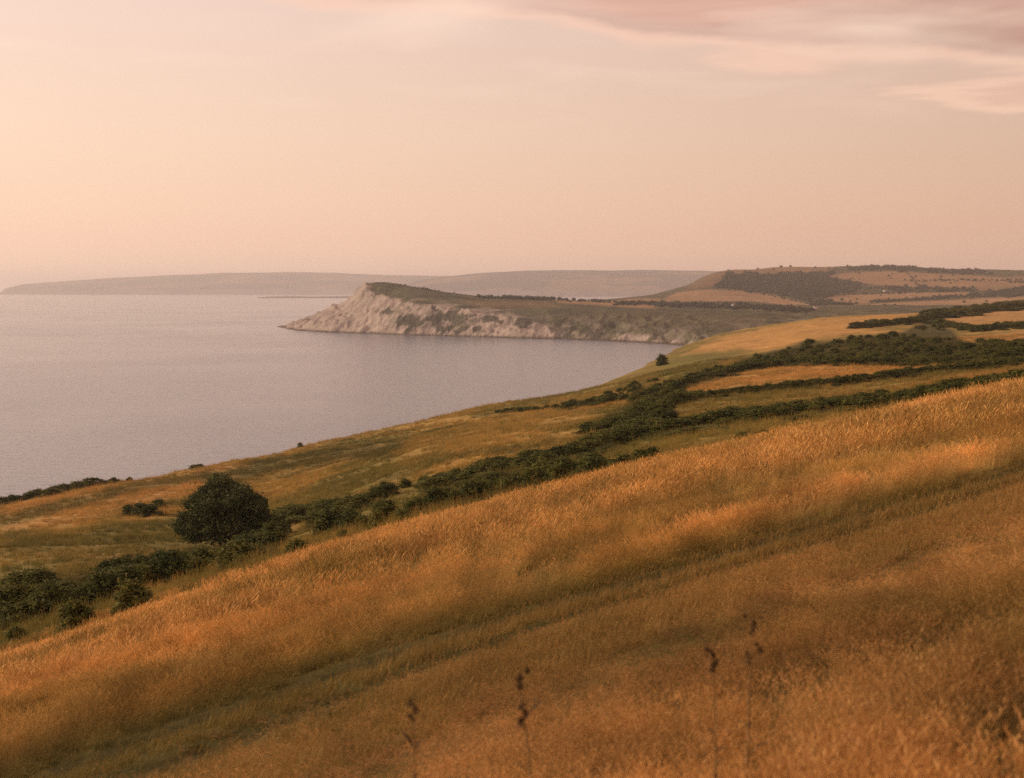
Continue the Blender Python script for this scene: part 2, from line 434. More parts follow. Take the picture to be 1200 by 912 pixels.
GOLD = np.array((0.42, 0.285, 0.09)); ORANGE = np.array((0.49, 0.30, 0.105)); OLIVE = np.array((0.19, 0.17, 0.048))
GREEN = np.array((0.12, 0.115, 0.034)); SCRUB = np.array((0.07, 0.066, 0.022)); EARTH = np.array((0.22, 0.14, 0.075)); PALE = np.array((0.46, 0.26, 0.10))
PATCHES = [  # frame outline on the hillside, colour of that field, soft edge in pixels
    ([(0, 590), (120, 566), (250, 545), (300, 545), (240, 575), (120, 605), (0, 625)], ORANGE, 8, 1),
    ([(0, 582), (200, 548), (420, 505), (640, 458), (640, 466), (420, 514), (200, 558), (0, 593)], GOLD * 0.9 + OLIVE * 0.1, 3, 0.9),
    ([(0, 606), (60, 590), (150, 568), (250, 552), (252, 562), (150, 580), (60, 604), (0, 618)], GREEN, 4, 0.75),
    ([(235, 560), (300, 540), (380, 526), (470, 516), (560, 506), (480, 530), (380, 545), (290, 560)], GREEN * 0.85, 6, 0.85),
    ([(0, 640), (120, 620), (210, 610), (200, 650), (100, 668), (0, 672)], OLIVE * 0.9, 12, 0.6),
    ([(470, 545), (560, 520), (700, 492), (690, 478), (560, 498), (470, 520)], GOLD, 9, 0.8),
    ([(560, 488), (700, 465), (830, 425), (800, 420), (640, 462), (540, 485)], OLIVE * 0.8 + GOLD * 0.2, 5, 0.85),
    ([(600, 486), (650, 474), (720, 466), (760, 456), (700, 460), (620, 476)], GOLD, 4, 0.8),
    ([(765, 440), (800, 410), (860, 396), (930, 386), (900, 405), (850, 420), (790, 448)], OLIVE * 0.8 + GREEN * 0.3, 5, 0.9),
    ([(800, 415), (850, 396), (900, 384), (970, 374), (1060, 366), (1110, 364), (1090, 375), (1000, 384), (1050, 388), (960, 396), (900, 410), (860, 410)], ORANGE * 1.08, 3, 1),
    ([(800, 458), (840, 444), (900, 431), (960, 426), (1060, 427), (1140, 426), (1080, 434), (1000, 446), (900, 456), (830, 463)], ORANGE * 1.0, 2.5, 1),
    ([(760, 500), (800, 478), (870, 468), (1000, 452), (1100, 440), (1200, 428), (1300, 420), (1300, 436), (1200, 447), (1100, 456), (1000, 472), (860, 488), (790, 500)], OLIVE * 0.6 + GOLD * 0.4, 3, 1),
    ([(960, 466), (1060, 452), (1200, 432), (1300, 424), (1300, 434), (1200, 444), (1080, 456), (980, 470)], ORANGE * 0.75, 6, 0.7),
    ([(740, 525), (800, 505), (900, 495), (1000, 486), (960, 500), (880, 512), (800, 524), (700, 545)], OLIVE * 0.7 + GOLD * 0.35, 4, 0.9),
    ([(600, 560), (700, 530), (790, 506), (780, 520), (700, 540), (620, 565)], OLIVE, 4, 0.9),
    ([(380, 585), (440, 575), (560, 552), (560, 562), (470, 580), (400, 600)], OLIVE * 0.8 + GOLD * 0.2, 5, 0.8),
    ([(1105, 374), (1130, 368), (1200, 361), (1300, 352), (1300, 372), (1200, 382), (1150, 385), (1120, 381)], ORANGE * 0.95 + 0.02, 1.6, 1),
    ([(1105, 397), (1150, 393), (1200, 388), (1300, 380), (1300, 396), (1200, 402), (1150, 402), (1120, 400)], ORANGE * 0.9 + 0.02, 1.6, 1),
    ([(860, 424), (940, 402), (1000, 396), (1060, 389), (1100, 370), (1110, 384), (1120, 396), (1140, 406), (1300, 398), (1300, 418), (1160, 424), (1000, 426), (900, 430)], SCRUB * 1.3, 3, 1),
    ([(0, 735), (0, 685), (120, 672), (230, 645), (340, 632), (330, 655), (230, 672), (120, 705)], SCRUB * 1.3, 6, 0.9),
    ([(780, 452), (830, 436), (880, 428), (870, 438), (800, 458), (770, 470)], SCRUB * 1.4, 3, 0.9),
    ([(690, 506), (720, 482), (790, 452), (800, 470), (770, 500), (730, 512)], SCRUB * 1.6, 4, 0.8),
]
def ground_colours():
    px, py = to_px(XX, YY, ZZ)
    n = fbm(XX / 26, YY / 26, 21, 4)
    c = GOLD * np.ones(XX.shape + (1,))
    k = sstep(0.36, 0.56, n)[..., None]
    c = c * (1 - k) + (0.8 * OLIVE + 0.2 * GOLD) * k
    k2 = (sstep(0.52, 0.66, fbm(XX / 9, YY / 13, 25, 4)) * 0.55)[..., None]
    c = c * (1 - k2) + GREEN * k2
    wx = (fbm(px / 16, py / 7, 31, 3) - 0.5); wy = (fbm(px / 16, py / 7, 41, 3) - 0.5)
    for poly, colr, soft, op in PATCHES:
        sd = poly_sd(px + wx * soft * 3, py + wy * soft * 1.6, poly)
        wgt = (sstep(-soft, soft, sd) * op * sstep(66, 80, YY))[..., None]
        c = c * (1 - wgt) + np.array(colr) * wgt
    # bare soil and short turf in the foreground, under the standing grass
    nw = (1 - sstep(56, 80, YY))[..., None]
    under = (0.36 * OLIVE + 0.10 * GOLD) * np.ones_like(c)
    tr = (sstep(-0.1, 0.1, TRK) * (1 - sstep(0.9, 1.15, TRK)))[..., None]
    under = under * (1 - tr) + (0.45 * GREEN + 0.5 * OLIVE) * 0.6 * tr
    rut = (np.exp(-((TRK - 0.24) / 0.15) ** 2) + np.exp(-((TRK - 0.88) / 0.17) ** 2))[..., None] * 0.85
    under = under * (1 - rut) + np.array((0.040, 0.036, 0.012)) * rut
    c = c * (1 - nw) + under * nw
    # the sea cliff is bare earth and rock
    cl = sstep(2, -8, LSD)[..., None]
    c = c * (1 - cl) + (EARTH * (0.8 + 0.5 * n[..., None])) * cl
    return c
GCOL = ground_colours()
def ground_col(x, y):
    i = np.clip(np.searchsorted(GY, y), 0, len(GY) - 1); j = np.clip(np.round((x / (y + 40) - GU[0]) / (GU[1] - GU[0])).astype(int), 0, len(GU) - 1)
    return GCOL[i, j]
def build_ground():
    V = np.stack([XX, YY, ZZ], -1).reshape(-1, 3)
    o = mesh_np('hillside', V, grid_faces(*XX.shape), M_GROUND, True, GCOL.reshape(-1, 3))
    tag(o, kind='structure')
build_ground()

# ------------------------------------------------------------------ the sea
def build_sea():
    m, t = new_mat('evening_sea')
    out = N(t, 'ShaderNodeOutputMaterial'); b = N(t, 'ShaderNodeBsdfPrincipled'); L(t, b.outputs[0], out.inputs[0])
    geo = N(t, 'ShaderNodeNewGeometry')
    b.inputs['Base Color'].default_value = (0.16, 0.21, 0.29, 1); b.inputs['IOR'].default_value = 1.333
    slick = noise(t, geo.outputs['Position'], 0.0022, 4, 0.6, 0.4)
    L(t, ramp(t, slick, [(0.35, 0.14), (0.65, 0.20)]), b.inputs['Roughness'])
    mp = N(t, 'ShaderNodeMapping'); L(t, geo.outputs['Position'], mp.inputs[0]); mp.inputs['Rotation'].default_value = (0, 0, R(8)); mp.inputs['Scale'].default_value = (0.4, 1, 1)
    h = math_node(t, 'ADD', math_node(t, 'MULTIPLY', noise(t, mp.outputs[0], 0.20, 4, 0.62), 1.7),
                  math_node(t, 'MULTIPLY', noise(t, mp.outputs[0], 0.09, 3, 0.5), 0.5))
    bn = N(t, 'ShaderNodeBump'); bn.inputs['Distance'].default_value = 1.1
    L(t, ramp(t, slick, [(0.3, 0.36), (0.7, 0.5)]), bn.inputs['Strength'])
    L(t, h, bn.inputs['Height']); L(t, bn.outputs[0], b.inputs['Normal'])
    xs = [-45000, -20000, -8000, -3000, 0, 3000, 8000, 20000, 30000]; ys = [-3000, 0, 500, 1500, 3000, 6000, 12000, 25000, 45000]
    V = [(x, y, 0.0) for y in ys for x in xs]
    tag(mesh_np('sea', V, grid_faces(len(ys), len(xs)), m, True), kind='structure')
build_sea()

# ------------------------------------------------------------------ headland, downs and far coast
def profile_sheet(cols, pxs, depths):
    """cols: column -> [(depth, height), ...] all the same length; heights on a px x depth grid"""
    ks = sorted(cols); A = np.array([cols[k] for k in ks], float)       # n, K, 2
    xs = np.array(ks, float)
    Z = np.zeros((len(depths), len(pxs)))
    for j, p in enumerate(pxs):
        dk = [np.interp(p, xs, A[:, q, 0]) for q in range(A.shape[1])]
        zk = [np.interp(p, xs, A[:, q, 1]) for q in range(A.shape[1])]
        Z[:, j] = np.interp(depths, dk, zk)
    return Z
def smooth(Z, n, ax):
    k = np.ones(n) / n
    return np.apply_along_axis(lambda v: np.convolve(np.pad(v, n // 2, mode='edge'), k, 'valid')[:len(v)], ax, Z)
HC = {
    300: [(3260, -15), (3330, -14), (3345, -13), (3360, -12), (3375, -12), (3390, -12), (3420, -14), (3450, -15)],
    326: [(3240, -15), (3322, -3), (3330, -1), (3338, 0.5), (3345, 1), (3352, 0.5), (3375, -6), (3410, -15)],
    338: [(3080, -15), (3120, 0), (3200, 2.5), (3270, 4), (3310, 5), (3335, 6), (3390, -2), (3440, -15)],
    350: [(2960, -15), (3010, 0), (3080, 6), (3170, 10), (3250, 12), (3330, 15), (3420, 0), (3480, -15)],
    375: [(2870, -15), (2925, 0), (2990, 17), (3080, 24), (3160, 29), (3230, 36), (3400, 5), (3470, -15)],
    400: [(2820, -15), (2875, 0), (2930, 20), (3010, 40), (3080, 50), (3150, 60), (3350, 20), (3470, -15)],
    415: [(2800, -15), (2855, 0), (2910, 23), (2990, 54), (3050, 68), (3110, 81), (3330, 30), (3480, -15)],
    428: [(2780, -15), (2834, 0), (2890, 25), (2975, 72), (3020, 90), (3070, 102), (3320, 40), (3500, -15)],
    450: [(2740, -15), (2790, 0), (2845, 28), (2915, 70), (2990, 90), (3070, 105), (3330, 50), (3550, -15)],
    480: [(2680, -15), (2730, 0), (2785, 29), (2850, 63), (2960, 84), (3080, 97), (3350, 50), (3600, -15)],
    510: [(2640, -15), (2690, 0), (2745, 28), (2805, 56), (2940, 75), (3100, 86), (3400, 50), (3650, -15)],
    545: [(2600, -15), (2650, 0), (2700, 24), (2752, 49), (2920, 67), (3120, 77), (3450, 50), (3700, 0)],
    575: [(2560, -15), (2610, 0), (2655, 22), (2700, 44), (2900, 61), (3150, 71), (3500, 50), (3800, 20)],
    610: [(2520, -15), (2570, 0), (2605, 16), (2645, 33), (2850, 55), (3200, 69), (3600, 52), (4000, 40)],
    640: [(2490, -15), (2540, 0), (2570, 9), (2610, 21), (2790, 50), (3230, 66), (3650, 52), (4000, 45)],
    700: [(2410, -15), (2460, 0), (2485, 8), (2535, 18), (2710, 48), (3250, 60), (3700, 50), (4000, 45)],
    760: [(2290, -15), (2340, 0), (2365, 8), (2425, 20), (2610, 46), (3300, 56), (3700, 50), (4000, 45)],
    800: [(2185, -15), (2238, 0), (2262, 8), (2335, 20), (2530, 42), (3300, 52), (3700, 50), (4000, 45)],
    870: [(2040, -15), (2100, 0), (2125, 8), (2210, 20), (2410, 40), (3300, 50), (3700, 48), (4000, 45)],
    950: [(1890, -15), (1950, 0), (1975, 8), (2060, 20), (2310, 38), (3300, 46), (3700, 46), (4000, 45)],
    1400: [(1500, 20), (1600, 25), (1700, 30), (1900, 34), (2300, 38), (3300, 46), (3700, 46), (4000, 45)],
}
CHALK = np.array((0.37, 0.315, 0.28)); TURF = np.array((0.078, 0.079, 0.042)); HGOLD = np.array((0.31, 0.20, 0.105)); WET = np.array((0.085, 0.065, 0.05))
def build_headland():
    pxs = np.concatenate([np.linspace(300, 830, 620), np.linspace(832, 1400, 120)]); depths = np.concatenate([np.arange(1500, 2150, 12), np.arange(2150, 3400, 4.2), np.arange(3400, 4001, 20)])
    Z = profile_sheet(HC, pxs, depths)
    Z = smooth(smooth(Z, 5, 0), 9, 1)
    D, P = np.meshgrid(depths, pxs, indexing='ij'); X = (P - 600) / F_PX * D
    gy, gx = np.gradient(Z); sl = np.hypot(gy / np.gradient(depths)[:, None], gx / np.gradient(X, axis=1))
    steep = sstep(0.18, 0.42, sl) * sstep(-4, 4, Z)
    # gullies and buttresses run down the face
    rid = 1 - np.abs(2 * fbm(X / 34 + 0.8 * fbm(X / 60, D / 60, 5, 2), D / 90, 61, 4) - 1)
    fine = fbm(X / 11, D / 11, 71, 4)
    Z = Z + steep * ((rid - 0.72) * 11 + (fine - 0.5) * 8 + (fbm(X / 40, D / 40, 75, 3) - 0.5) * 16) + (fbm(X / 60, D / 60, 81, 4) - 0.5) * 5 * sstep(4, 30, Z) + (rid - 0.75) * 13 * sstep(600, 660, P) * sstep(4, 12, Z) * sstep(50, 36, Z)
    px, py = to_px(X, D, Z)
    # colours
    n = fbm(X / 45, D / 45, 91, 4); n2 = fbm(X / 17, D / 17, 95, 4)
    c = TURF * (0.45 + 0.55 * sstep(0.35, 0.6, n) + 0.6 * n2)[..., None]
    chalk_poly = [(318, 392), (318, 380), (372, 362), (412, 340), (426, 326), (434, 338), (440, 346), (470, 352), (505, 357), (540, 362), (575, 364), (605, 370), (628, 378), (650, 387), (700, 392), (760, 396), (820, 401), (820, 412), (640, 402), (430, 396)]
    w = sstep(-3, 3, poly_sd(px + (n2 - 0.5) * 16, py + (n - 0.5) * 14, chalk_poly))
    veg = np.zeros_like(w)
    for cx_, cy_, rx, ry in [(482, 376, 19, 10), (536, 377, 17, 12), (512, 374, 7, 11), (455, 366, 16, 5), (575, 374, 12, 5), (612, 378, 8, 5), (668, 394, 10, 4), (700, 393, 14, 4), (560, 385, 5, 6)]:
        r = np.hypot((px - cx_) / rx, (py - cy_) / ry) + (n2 - 0.5) * 2.6
        veg = np.maximum(veg, sstep(1.15, 0.75, r))
    dk = (veg * 0.75)[..., None]; c = c * (1 - dk) + np.array((0.030, 0.034, 0.024)) * dk
    veg = np.maximum(veg, sstep(0.62, 0.74, n2) * sstep(440, 480, px) * 0.7)
    veg = np.maximum(veg, sstep(0.5, 0.62, n2) * sstep(640, 700, px))
    w = w * (1 - veg * 0.9)
    rock = CHALK * (0.74 + 0.5 * fbm(X / 9, D / 9, 99, 3))[..., None]
    c = c * (1 - w[..., None]) + rock * w[..., None]
    # slumped, half-bare slope to the right
    sw = (sstep(0.42, 0.62, fbm(X / 30, D / 55, 103, 4)) * sstep(600, 680, px) * sstep(46, 34, Z) * 0.6)[..., None]
    c = c * (1 - sw) + (CHALK * 0.62) * sw
    for poly, colr, soft, op in [
        ([(650, 352), (700, 352), (760, 357), (770, 362), (700, 358), (655, 355)], HGOLD, 1.5, 1),
        ([(540, 352), (640, 353), (655, 360), (560, 360)], 0.5 * HGOLD + 0.5 * TURF, 3, 0.8),
        ([(770, 350), (900, 352), (950, 358), (850, 357), (780, 356)], 0.6 * HGOLD + 0.4 * TURF, 2, 0.8),
        ([(640, 372), (700, 364), (800, 364), (900, 372), (900, 385), (760, 384)], TURF * 0.75 + 0.12 * HGOLD, 5, 0.6),
    ]:
        wg = (sstep(-soft, soft, poly_sd(px + (n2 - 0.5) * 6, py + (n - 0.5) * 3, poly)) * op)[..., None]
        c = c * (1 - wg) + colr * wg
    wet = sstep(4.2, 1.6, Z)[..., None]; c = c * (1 - wet) + WET * wet
    V = np.stack([X, D, Z], -1).reshape(-1, 3)
    tag(mesh_np('headland', V, grid_faces(*Z.shape), M_HEAD, True, c.reshape(-1, 3)), kind='structure')
    return pxs, depths, Z
HEAD = build_headland()
HL = {
    640: [(3700, 20), (4200, 25), (4800, 20), (5300, 15), (5850, 10), (6600, 0)],
    700: [(3700, 40), (4200, 52), (4800, 48), (5300, 42), (5850, 35), (6600, 10)],
    760: [(3700, 42), (4200, 68), (4800, 62), (5300, 55), (5850, 45), (6600, 20)],
    800: [(3700, 42), (4200, 70), (4720, 99), (5300, 90), (5850, 70), (6600, 30)],
    828: [(3700, 42), (4200, 70), (4780, 118), (5200, 143), (5700, 132), (6600, 60)],
    845: [(3700, 42), (4200, 68), (4800, 121), (5200, 155), (5750, 158), (6600, 80)],
    900: [(3700, 42), (4200, 61), (4800, 106), (5300, 153), (5850, 177), (6600, 100)],
    1000: [(3700, 44), (4200, 51), (4800, 86), (5300, 130), (5900, 189), (6600, 110)],
    1060: [(3700, 45), (4200, 51), (4800, 88), (5300, 132), (5900, 188), (6600, 110)],
    1100: [(3700, 45), (4200, 52), (4800, 90), (5300, 130), (5900, 179), (6600, 110)],
    1200: [(3700, 46), (4200, 58), (4800, 95), (5300, 128), (5900, 168), (6600, 110)],
    1500: [(3700, 46), (4200, 60), (4800, 98), (5300, 128), (5900, 160), (6600, 110)],
}
HILL_FIELDS = [
    ([(843, 319), (870, 313), (990, 309), (968, 318), (935, 320), (860, 321)], HGOLD * 0.8, 1.2, 1),
    ([(800, 340), (835, 320), (852, 319), (850, 330), (825, 338)], HGOLD * 0.62, 2, 0.9),
    ([(778, 350), (795, 343), (830, 339), (860, 340), (905, 346), (952, 358), (950, 362), (925, 358), (880, 353), (800, 354)], HGOLD * 1.02, 1.0, 1),
    ([(690, 356), (740, 350), (790, 350), (790, 356), (740, 356)], HGOLD * 0.9, 1.0, 1),
    ([(965, 326), (985, 320), (1040, 318), (1110, 321), (1200, 327), (1300, 330), (1300, 335), (1200, 333), (1130, 337), (1050, 336), (1020, 333)], HGOLD * 0.92, 1.2, 1),
    ([(958, 352), (985, 346), (1060, 343), (1130, 342), (1142, 346), (1060, 351), (1010, 356)], HGOLD * 1.0, 1.0, 1),
    ([(985, 358), (1040, 355), (1200, 347), (1300, 342), (1300, 349), (1200, 354), (1080, 361), (1000, 362)], HGOLD * 1.1, 1.0, 1),
    ([(1140, 334), (1200, 331), (1300, 328), (1300, 336), (1200, 339), (1150, 341)], HGOLD * 0.85, 1.0, 0.9),
    ([(1180, 324), (1260, 320), (1300, 322), (1300, 326), (1200, 328)], HGOLD * 0.8, 1.0, 0.8),
]
def build_hill():
    pxs = np.linspace(640, 1500, 520); depths = np.arange(3700, 6601, 11.0)
    Z = profile_sheet(HL, pxs, depths); Z = smooth(smooth(Z, 31, 0), 15, 1)
    D, P = np.meshgrid(depths, pxs, indexing='ij'); X = (P - 600) / F_PX * D
    Z = Z + (fbm(X / 220, D / 220, 111, 4) - 0.5) * 14 * sstep(3800, 4300, D)
    px, py = to_px(X, D, Z)
    n = fbm(X / 90, D / 90, 121, 4)
    c = TURF * (0.75 + 0.5 * n)[..., None]
    for poly, colr, soft, op in HILL_FIELDS:
        wg = (sstep(-soft, soft, poly_sd(px + (n - 0.5) * 5, py + (n - 0.5) * 1.5, poly)) * op)[..., None]
        c = c * (1 - wg) + np.array(colr) * wg
    V = np.stack([X, D, Z], -1).reshape(-1, 3)
    tag(mesh_np('downs', V, grid_faces(*Z.shape), M_HILL, True, c.reshape(-1, 3)), kind='structure')
    return pxs, depths, Z
HILL = build_hill()
def sheet_hit(sheet, px, py):
    """first point of a distant sheet seen at a place in the frame"""
    pxs, depths, Z = sheet
    sx, sz = ray(px, py)
    col = np.array([np.interp(px, pxs, Z[i]) for i in range(0, len(depths), 1)]) if False else None
    j = np.clip(np.searchsorted(pxs, px) - 1, 0, len(pxs) - 2); f = (px - pxs[j]) / (pxs[j + 1] - pxs[j])
    zc = Z[:, j] * (1 - f) + Z[:, j + 1] * f
    g = zc - (EYE + sz * depths)
    k = np.where(g > 0)[0]
    if not len(k): return None
    i = int(k[0]); d = depths[i]
    return np.array([(px - 600) / F_PX * d, d, zc[i]])

def build_far():
    # two long ridges across the bay, and a low spit
    def ridge(name, tops, d0, depth, foot, seed, n=420):
        tp = np.array(tops, float)
        pxs = np.linspace(tp[0, 0], tp[-1, 0], n); top = np.interp(pxs, tp[:, 0], tp[:, 1])
        hz = np.maximum(EYE + (338 - top) / F_PX * (d0 + depth * 0.45), -6)
        prof = [(-0.06, -8), (0.0, -2), (0.02, None), (0.06, None), (0.16, None), (0.3, None), (0.45, None), (0.7, None), (1.0, -12)]
        frac = [None, None, 0.18, 0.34, 0.55, 0.8, 1.0, 0.6, None]
        V = []; C = []
        rows = np.linspace(-0.06, 1.0, 90)
        pk = np.array([p[0] for p in prof])
        for r in rows:
            fr = np.interp(r, pk, [0 if f is None else f for f in frac])
            d = d0 + r * depth + foot * (fbm(pxs / 60, np.full(n, seed), seed, 3) - 0.5) * (1 - r)
            z = hz * fr + np.interp(r, pk, [-8, -2, 0, 0, 0, 0, 0, 0, -12])
            x = (pxs - 600) / F_PX * d
            z = z + (fbm(x / 900, d / 900, seed, 4) - 0.5) * 0.10 * np.maximum(hz, 0) * sstep(0.03, 0.12, r)
            V.append(np.stack([x, d, z], -1))
            k = fbm(x / 700, d / 350, seed + 3, 3)
            cc = np.where((k > 0.52)[:, None], HGOLD * 0.6, TURF * 0.6)
            cc = np.where((r < 0.035), CHALK * 0.5 + 0 * cc, cc)
            C.append(cc)
        tag(mesh_np(name, np.array(V).reshape(-1, 3), grid_faces(len(rows), n), M_FAR, True, np.array(C).reshape(-1, 3)), kind='structure')
    ridge('far_coast', [(-6, 348), (0, 345), (8, 338), (30, 333), (80, 329), (170, 324), (250, 320.5), (340, 319), (420, 321), (500, 323), (560, 323), (650, 322), (900, 324)], 20600, 5200, 400, 5)
    ridge('far_coast', [(420, 349), (455, 338), (490, 329), (520, 324), (560, 320), (620, 317.5), (680, 316.5), (760, 317), (840, 318.5), (900, 320), (1100, 318), (1500, 318)], 15600, 4200, 300, 9)
    ridge('far_spit', [(297, 352), (303, 348.6), (320, 347.6), (345, 347.2), (365, 347.8), (385, 347.4), (420, 346.6), (470, 346), (520, 347)], 13100, 420, 60, 13, 200)
build_far()

# ------------------------------------------------------------------ plants
def leaf_quads(P, Nrm, size, jitter=0.9, seed=0, long=1.5):
    """small bent leaves at points P facing roughly Nrm: 4 verts, 2 triangles each"""
    g = np.random.default_rng(seed); n = len(P)
    nr = Nrm + g.normal(0, jitter, (n, 3)); nr /= np.linalg.norm(nr, axis=1, keepdims=True) + 1e-9
    a = np.cross(nr, g.normal(0, 1, (n, 3))); a /= np.linalg.norm(a, axis=1, keepdims=True) + 1e-9
    b = np.cross(nr, a)
    s = (size * g.uniform(0.6, 1.35, n))[:, None]
    v0 = P - a * s * 0.5 * long; v1 = P + b * s * 0.42 + nr * s * 0.12; v2 = P + a * s * 0.5 * long; v3 = P - b * s * 0.42 + nr * s * 0.12
    V = np.stack([v0, v1, v2, v3], 1).reshape(-1, 3)
    Fc = np.arange(n * 4).reshape(-1, 4)
    return V, Fc
def lump_points(lobes, n, seed, shell=0.72):
    """points through the outer volume of a union of lobes, with outward normals"""
    g = np.random.default_rng(seed)
    C = np.array([l[:3] for l in lobes]); Rr = np.array([l[3:6] for l in lobes])
    w = (Rr.prod(1)) ** (2 / 3); w /= w.sum()
    P = []; Q = []; tot = 0
    while tot < n:
        k = g.choice(len(lobes), n, p=w)
        d = g.normal(0, 1, (n, 3)); d /= np.linalg.norm(d, axis=1, keepdims=True)
        r = shell + (1 - shell) * g.uniform(0, 1, n) ** 0.6
        p = C[k] + d * Rr[k] * r[:, None]
        # keep what is not buried deep inside another lobe, and lies above ground
        e = np.linalg.norm((p[:, None] - C[None]) / Rr[None], axis=2)
        e[np.arange(n), k] = 9
        ok = (e.min(1) > shell * 0.93) & (p[:, 2] > 0.0)
        P.append(p[ok]); Q.append(d[ok]); tot += ok.sum()
    return np.concatenate(P)[:n], np.concatenate(Q)[:n]
def lumps_core(lobes, k=0.74, seed=0):
    bm = bmesh.new(); g = np.random.default_rng(seed)
    for l in lobes:
        r = bmesh.ops.create_icosphere(bm, subdivisions=2, radius=1.0)
        for v in r['verts']:
            q = k * (0.88 + 0.24 * g.uniform())
            v.co = Vector((l[0] + v.co.x * l[3] * q, l[1] + v.co.y * l[4] * q, max(-0.15, l[2] + v.co.z * l[5] * q)))
    V = np.array([v.co[:] for v in bm.verts]); F3 = np.array([[v.index for v in f.verts] for f in bm.faces])
    bm.verts.index_update(); F3 = np.array([[v.index for v in f.verts] for f in bm.faces])
    V = np.array([v.co[:] for v in bm.verts])
    bm.free()
    return V, F3
def foliage_mesh(name, lobes, n, size, mat, seed, shell=0.72, core=0.74, long=1.5):
    P, Q = lump_points(lobes, n, seed, shell)
    V, Fq = leaf_quads(P, Q * 0.7 + np.array([0, 0, 0.6]), size, 0.65, seed, long)
    # ragged sprays standing out of the outline
    g = np.random.default_rng(seed + 9); k = g.choice(len(P), n // 9, replace=False)
    d = Q[k] + np.array([0, 0, 0.5]); d /= np.linalg.norm(d, axis=1, keepdims=True)
    S, up = [], []
    for q in (0.8, 1.7, 2.6):
        S.append(P[k] + d * size * q * g.uniform(0.6, 1.3, (len(k), 1)) + g.normal(0, size * 0.25, (len(k), 3))); up.append(Q[k])
    V2, F2 = leaf_quads(np.concatenate(S), np.concatenate(up), size * 0.75, 1.0, seed + 1, long)
    Fq = np.concatenate([Fq, F2 + len(V)]); V = np.concatenate([V, V2])
    CV, CF = lumps_core(lobes, core, seed)
    T = np.concatenate([Fq[:, [0, 1, 2]], Fq[:, [0, 2, 3]], CF + len(V)])
    o = mesh_np(name, np.concatenate([V, CV]), T, mat, False, link=False)
    return o.data
def tube(path, radii, sides=6):
    V = []; Fc = []
    for i, (p, r) in enumerate(zip(path, radii)):
        p = np.array(p, float)
        t = np.array(path[min(i + 1, len(path) - 1)], float) - np.array(path[max(i - 1, 0)], float); t /= np.linalg.norm(t) + 1e-9
        a = np.cross(t, (0.31, 0.95, 0.1)); a /= np.linalg.norm(a) + 1e-9; b = np.cross(t, a)
        for k in range(sides):
            th = 2 * math.pi * k / sides; V.append(p + r * (math.cos(th) * a + math.sin(th) * b))
    for i in range(len(path) - 1):
        for k in range(sides):
            k2 = (k + 1) % sides
            Fc.append((i * sides + k, i * sides + k2, (i + 1) * sides + k2, (i + 1) * sides + k))
    return V, Fc
def tubes(name, items, mat, parent=None, link=True):
    V = []; Fc = []
    for path, rad, sides in items:
        v, f = tube(path, rad, sides); o = len(V); V += v; Fc += [tuple(q + o for q in x) for x in f]
    return mesh_np(name, np.array(V), np.array(Fc), mat, True, link=link, parent=parent)

# bush shapes: unit size (1 wide, 1 tall), shared by every hedge
BUSH = []
for s in range(10):
    g = np.random.default_rng(100 + s)
    lobes = [(0, 0, 0.36, 0.34, 0.34, 0.36)]
    for k in range(7):                                  # skirt down to the ground
        a = k * 0.9 + g.uniform(-0.3, 0.3); r = g.uniform(0.22, 0.36)
        lobes.append((r * math.cos(a), r * math.sin(a), g.uniform(0.08, 0.2), *(g.uniform(0.13, 0.22, 2)), g.uniform(0.14, 0.24)))
    for k in range(15 + s % 4):                         # lumps over the top
        a = g.uniform(0, 6.28); el = g.uniform(0.15, 1.4); q = g.uniform(0.08, 0.17)
        lobes.append((0.34 * math.cos(a) * math.cos(el), 0.34 * math.sin(a) * math.cos(el), 0.32 + 0.46 * math.sin(el) * g.uniform(0.8, 1.1), q, q, q * g.uniform(0.8, 1.3)))
    BUSH.append(foliage_mesh('bush_foliage', lobes, 2000, 0.060, M_BUSH, 100 + s, 0.45, 0.52, 1.7))
BSTEM = []
for s in range(2):
    g = np.random.default_rng(140 + s); it = []
    for k in range(5):
        a = g.uniform(0, 6.28); x, y = math.cos(a), math.sin(a)
        it.append(([(0.05 * x, 0.05 * y, -0.12), (0.12 * x, 0.12 * y, 0.2), (0.25 * x, 0.25 * y, 0.5)], [0.022, 0.016, 0.006], 5))
    o = tubes('bush_stem', it, M_BARK, link=False); BSTEM.append(o.data)
def obj(name, me, parent=None, loc=(0, 0, 0), scale=(1, 1, 1), rz=0.0):
    o = bpy.data.objects.new(name, me); COL.objects.link(o)
    o.location = loc; o.scale = scale; o.rotation_euler = (0, 0, rz); o.parent = parent
    return o
bush_k = [0]
def lone_bush(px, py, w, h, label, name='shrub', group=None, dmin=66.0, cat='shrub', d=None, pale=False):
    """a shrub standing by itself; px, py its foot in the frame, w and h in frame pixels"""
    p = hit(px, py, dmin) if d is None else np.array([ray(px, py)[0] * d, d, float(ground_z(ray(px, py)[0] * d, d))])
    k = bush_k[0] = bush_k[0] + 1
    W = w * p[1] / F_PX; H = h * p[1] / F_PX
    e = empty(name, (p[0], p[1], p[2] - 0.04 * H)); tag(e, label, cat, group)
    rz = (k * 2.4) % 6.28
    me = BUSH[k % len(BUSH)]
    if pale:
        me = me.copy(); me.materials[0] = M_PALE
    obj('foliage', me, e, (0, 0, 0), (W * 1.08, W * 1.0, H * 1.06), rz)
    obj('stem', BSTEM[k % 2], e, (0, 0, 0), (W, W, H), rz)
    return e
def path_points(poly, step_px):
    P = np.array(poly, float); seg = np.hypot(*np.diff(P, axis=0).T); cum = np.concatenate([[0], np.cumsum(seg)])
    t = np.arange(0, cum[-1], step_px); return np.stack([np.interp(t, cum, P[:, 0]), np.interp(t, cum, P[:, 1])], 1)
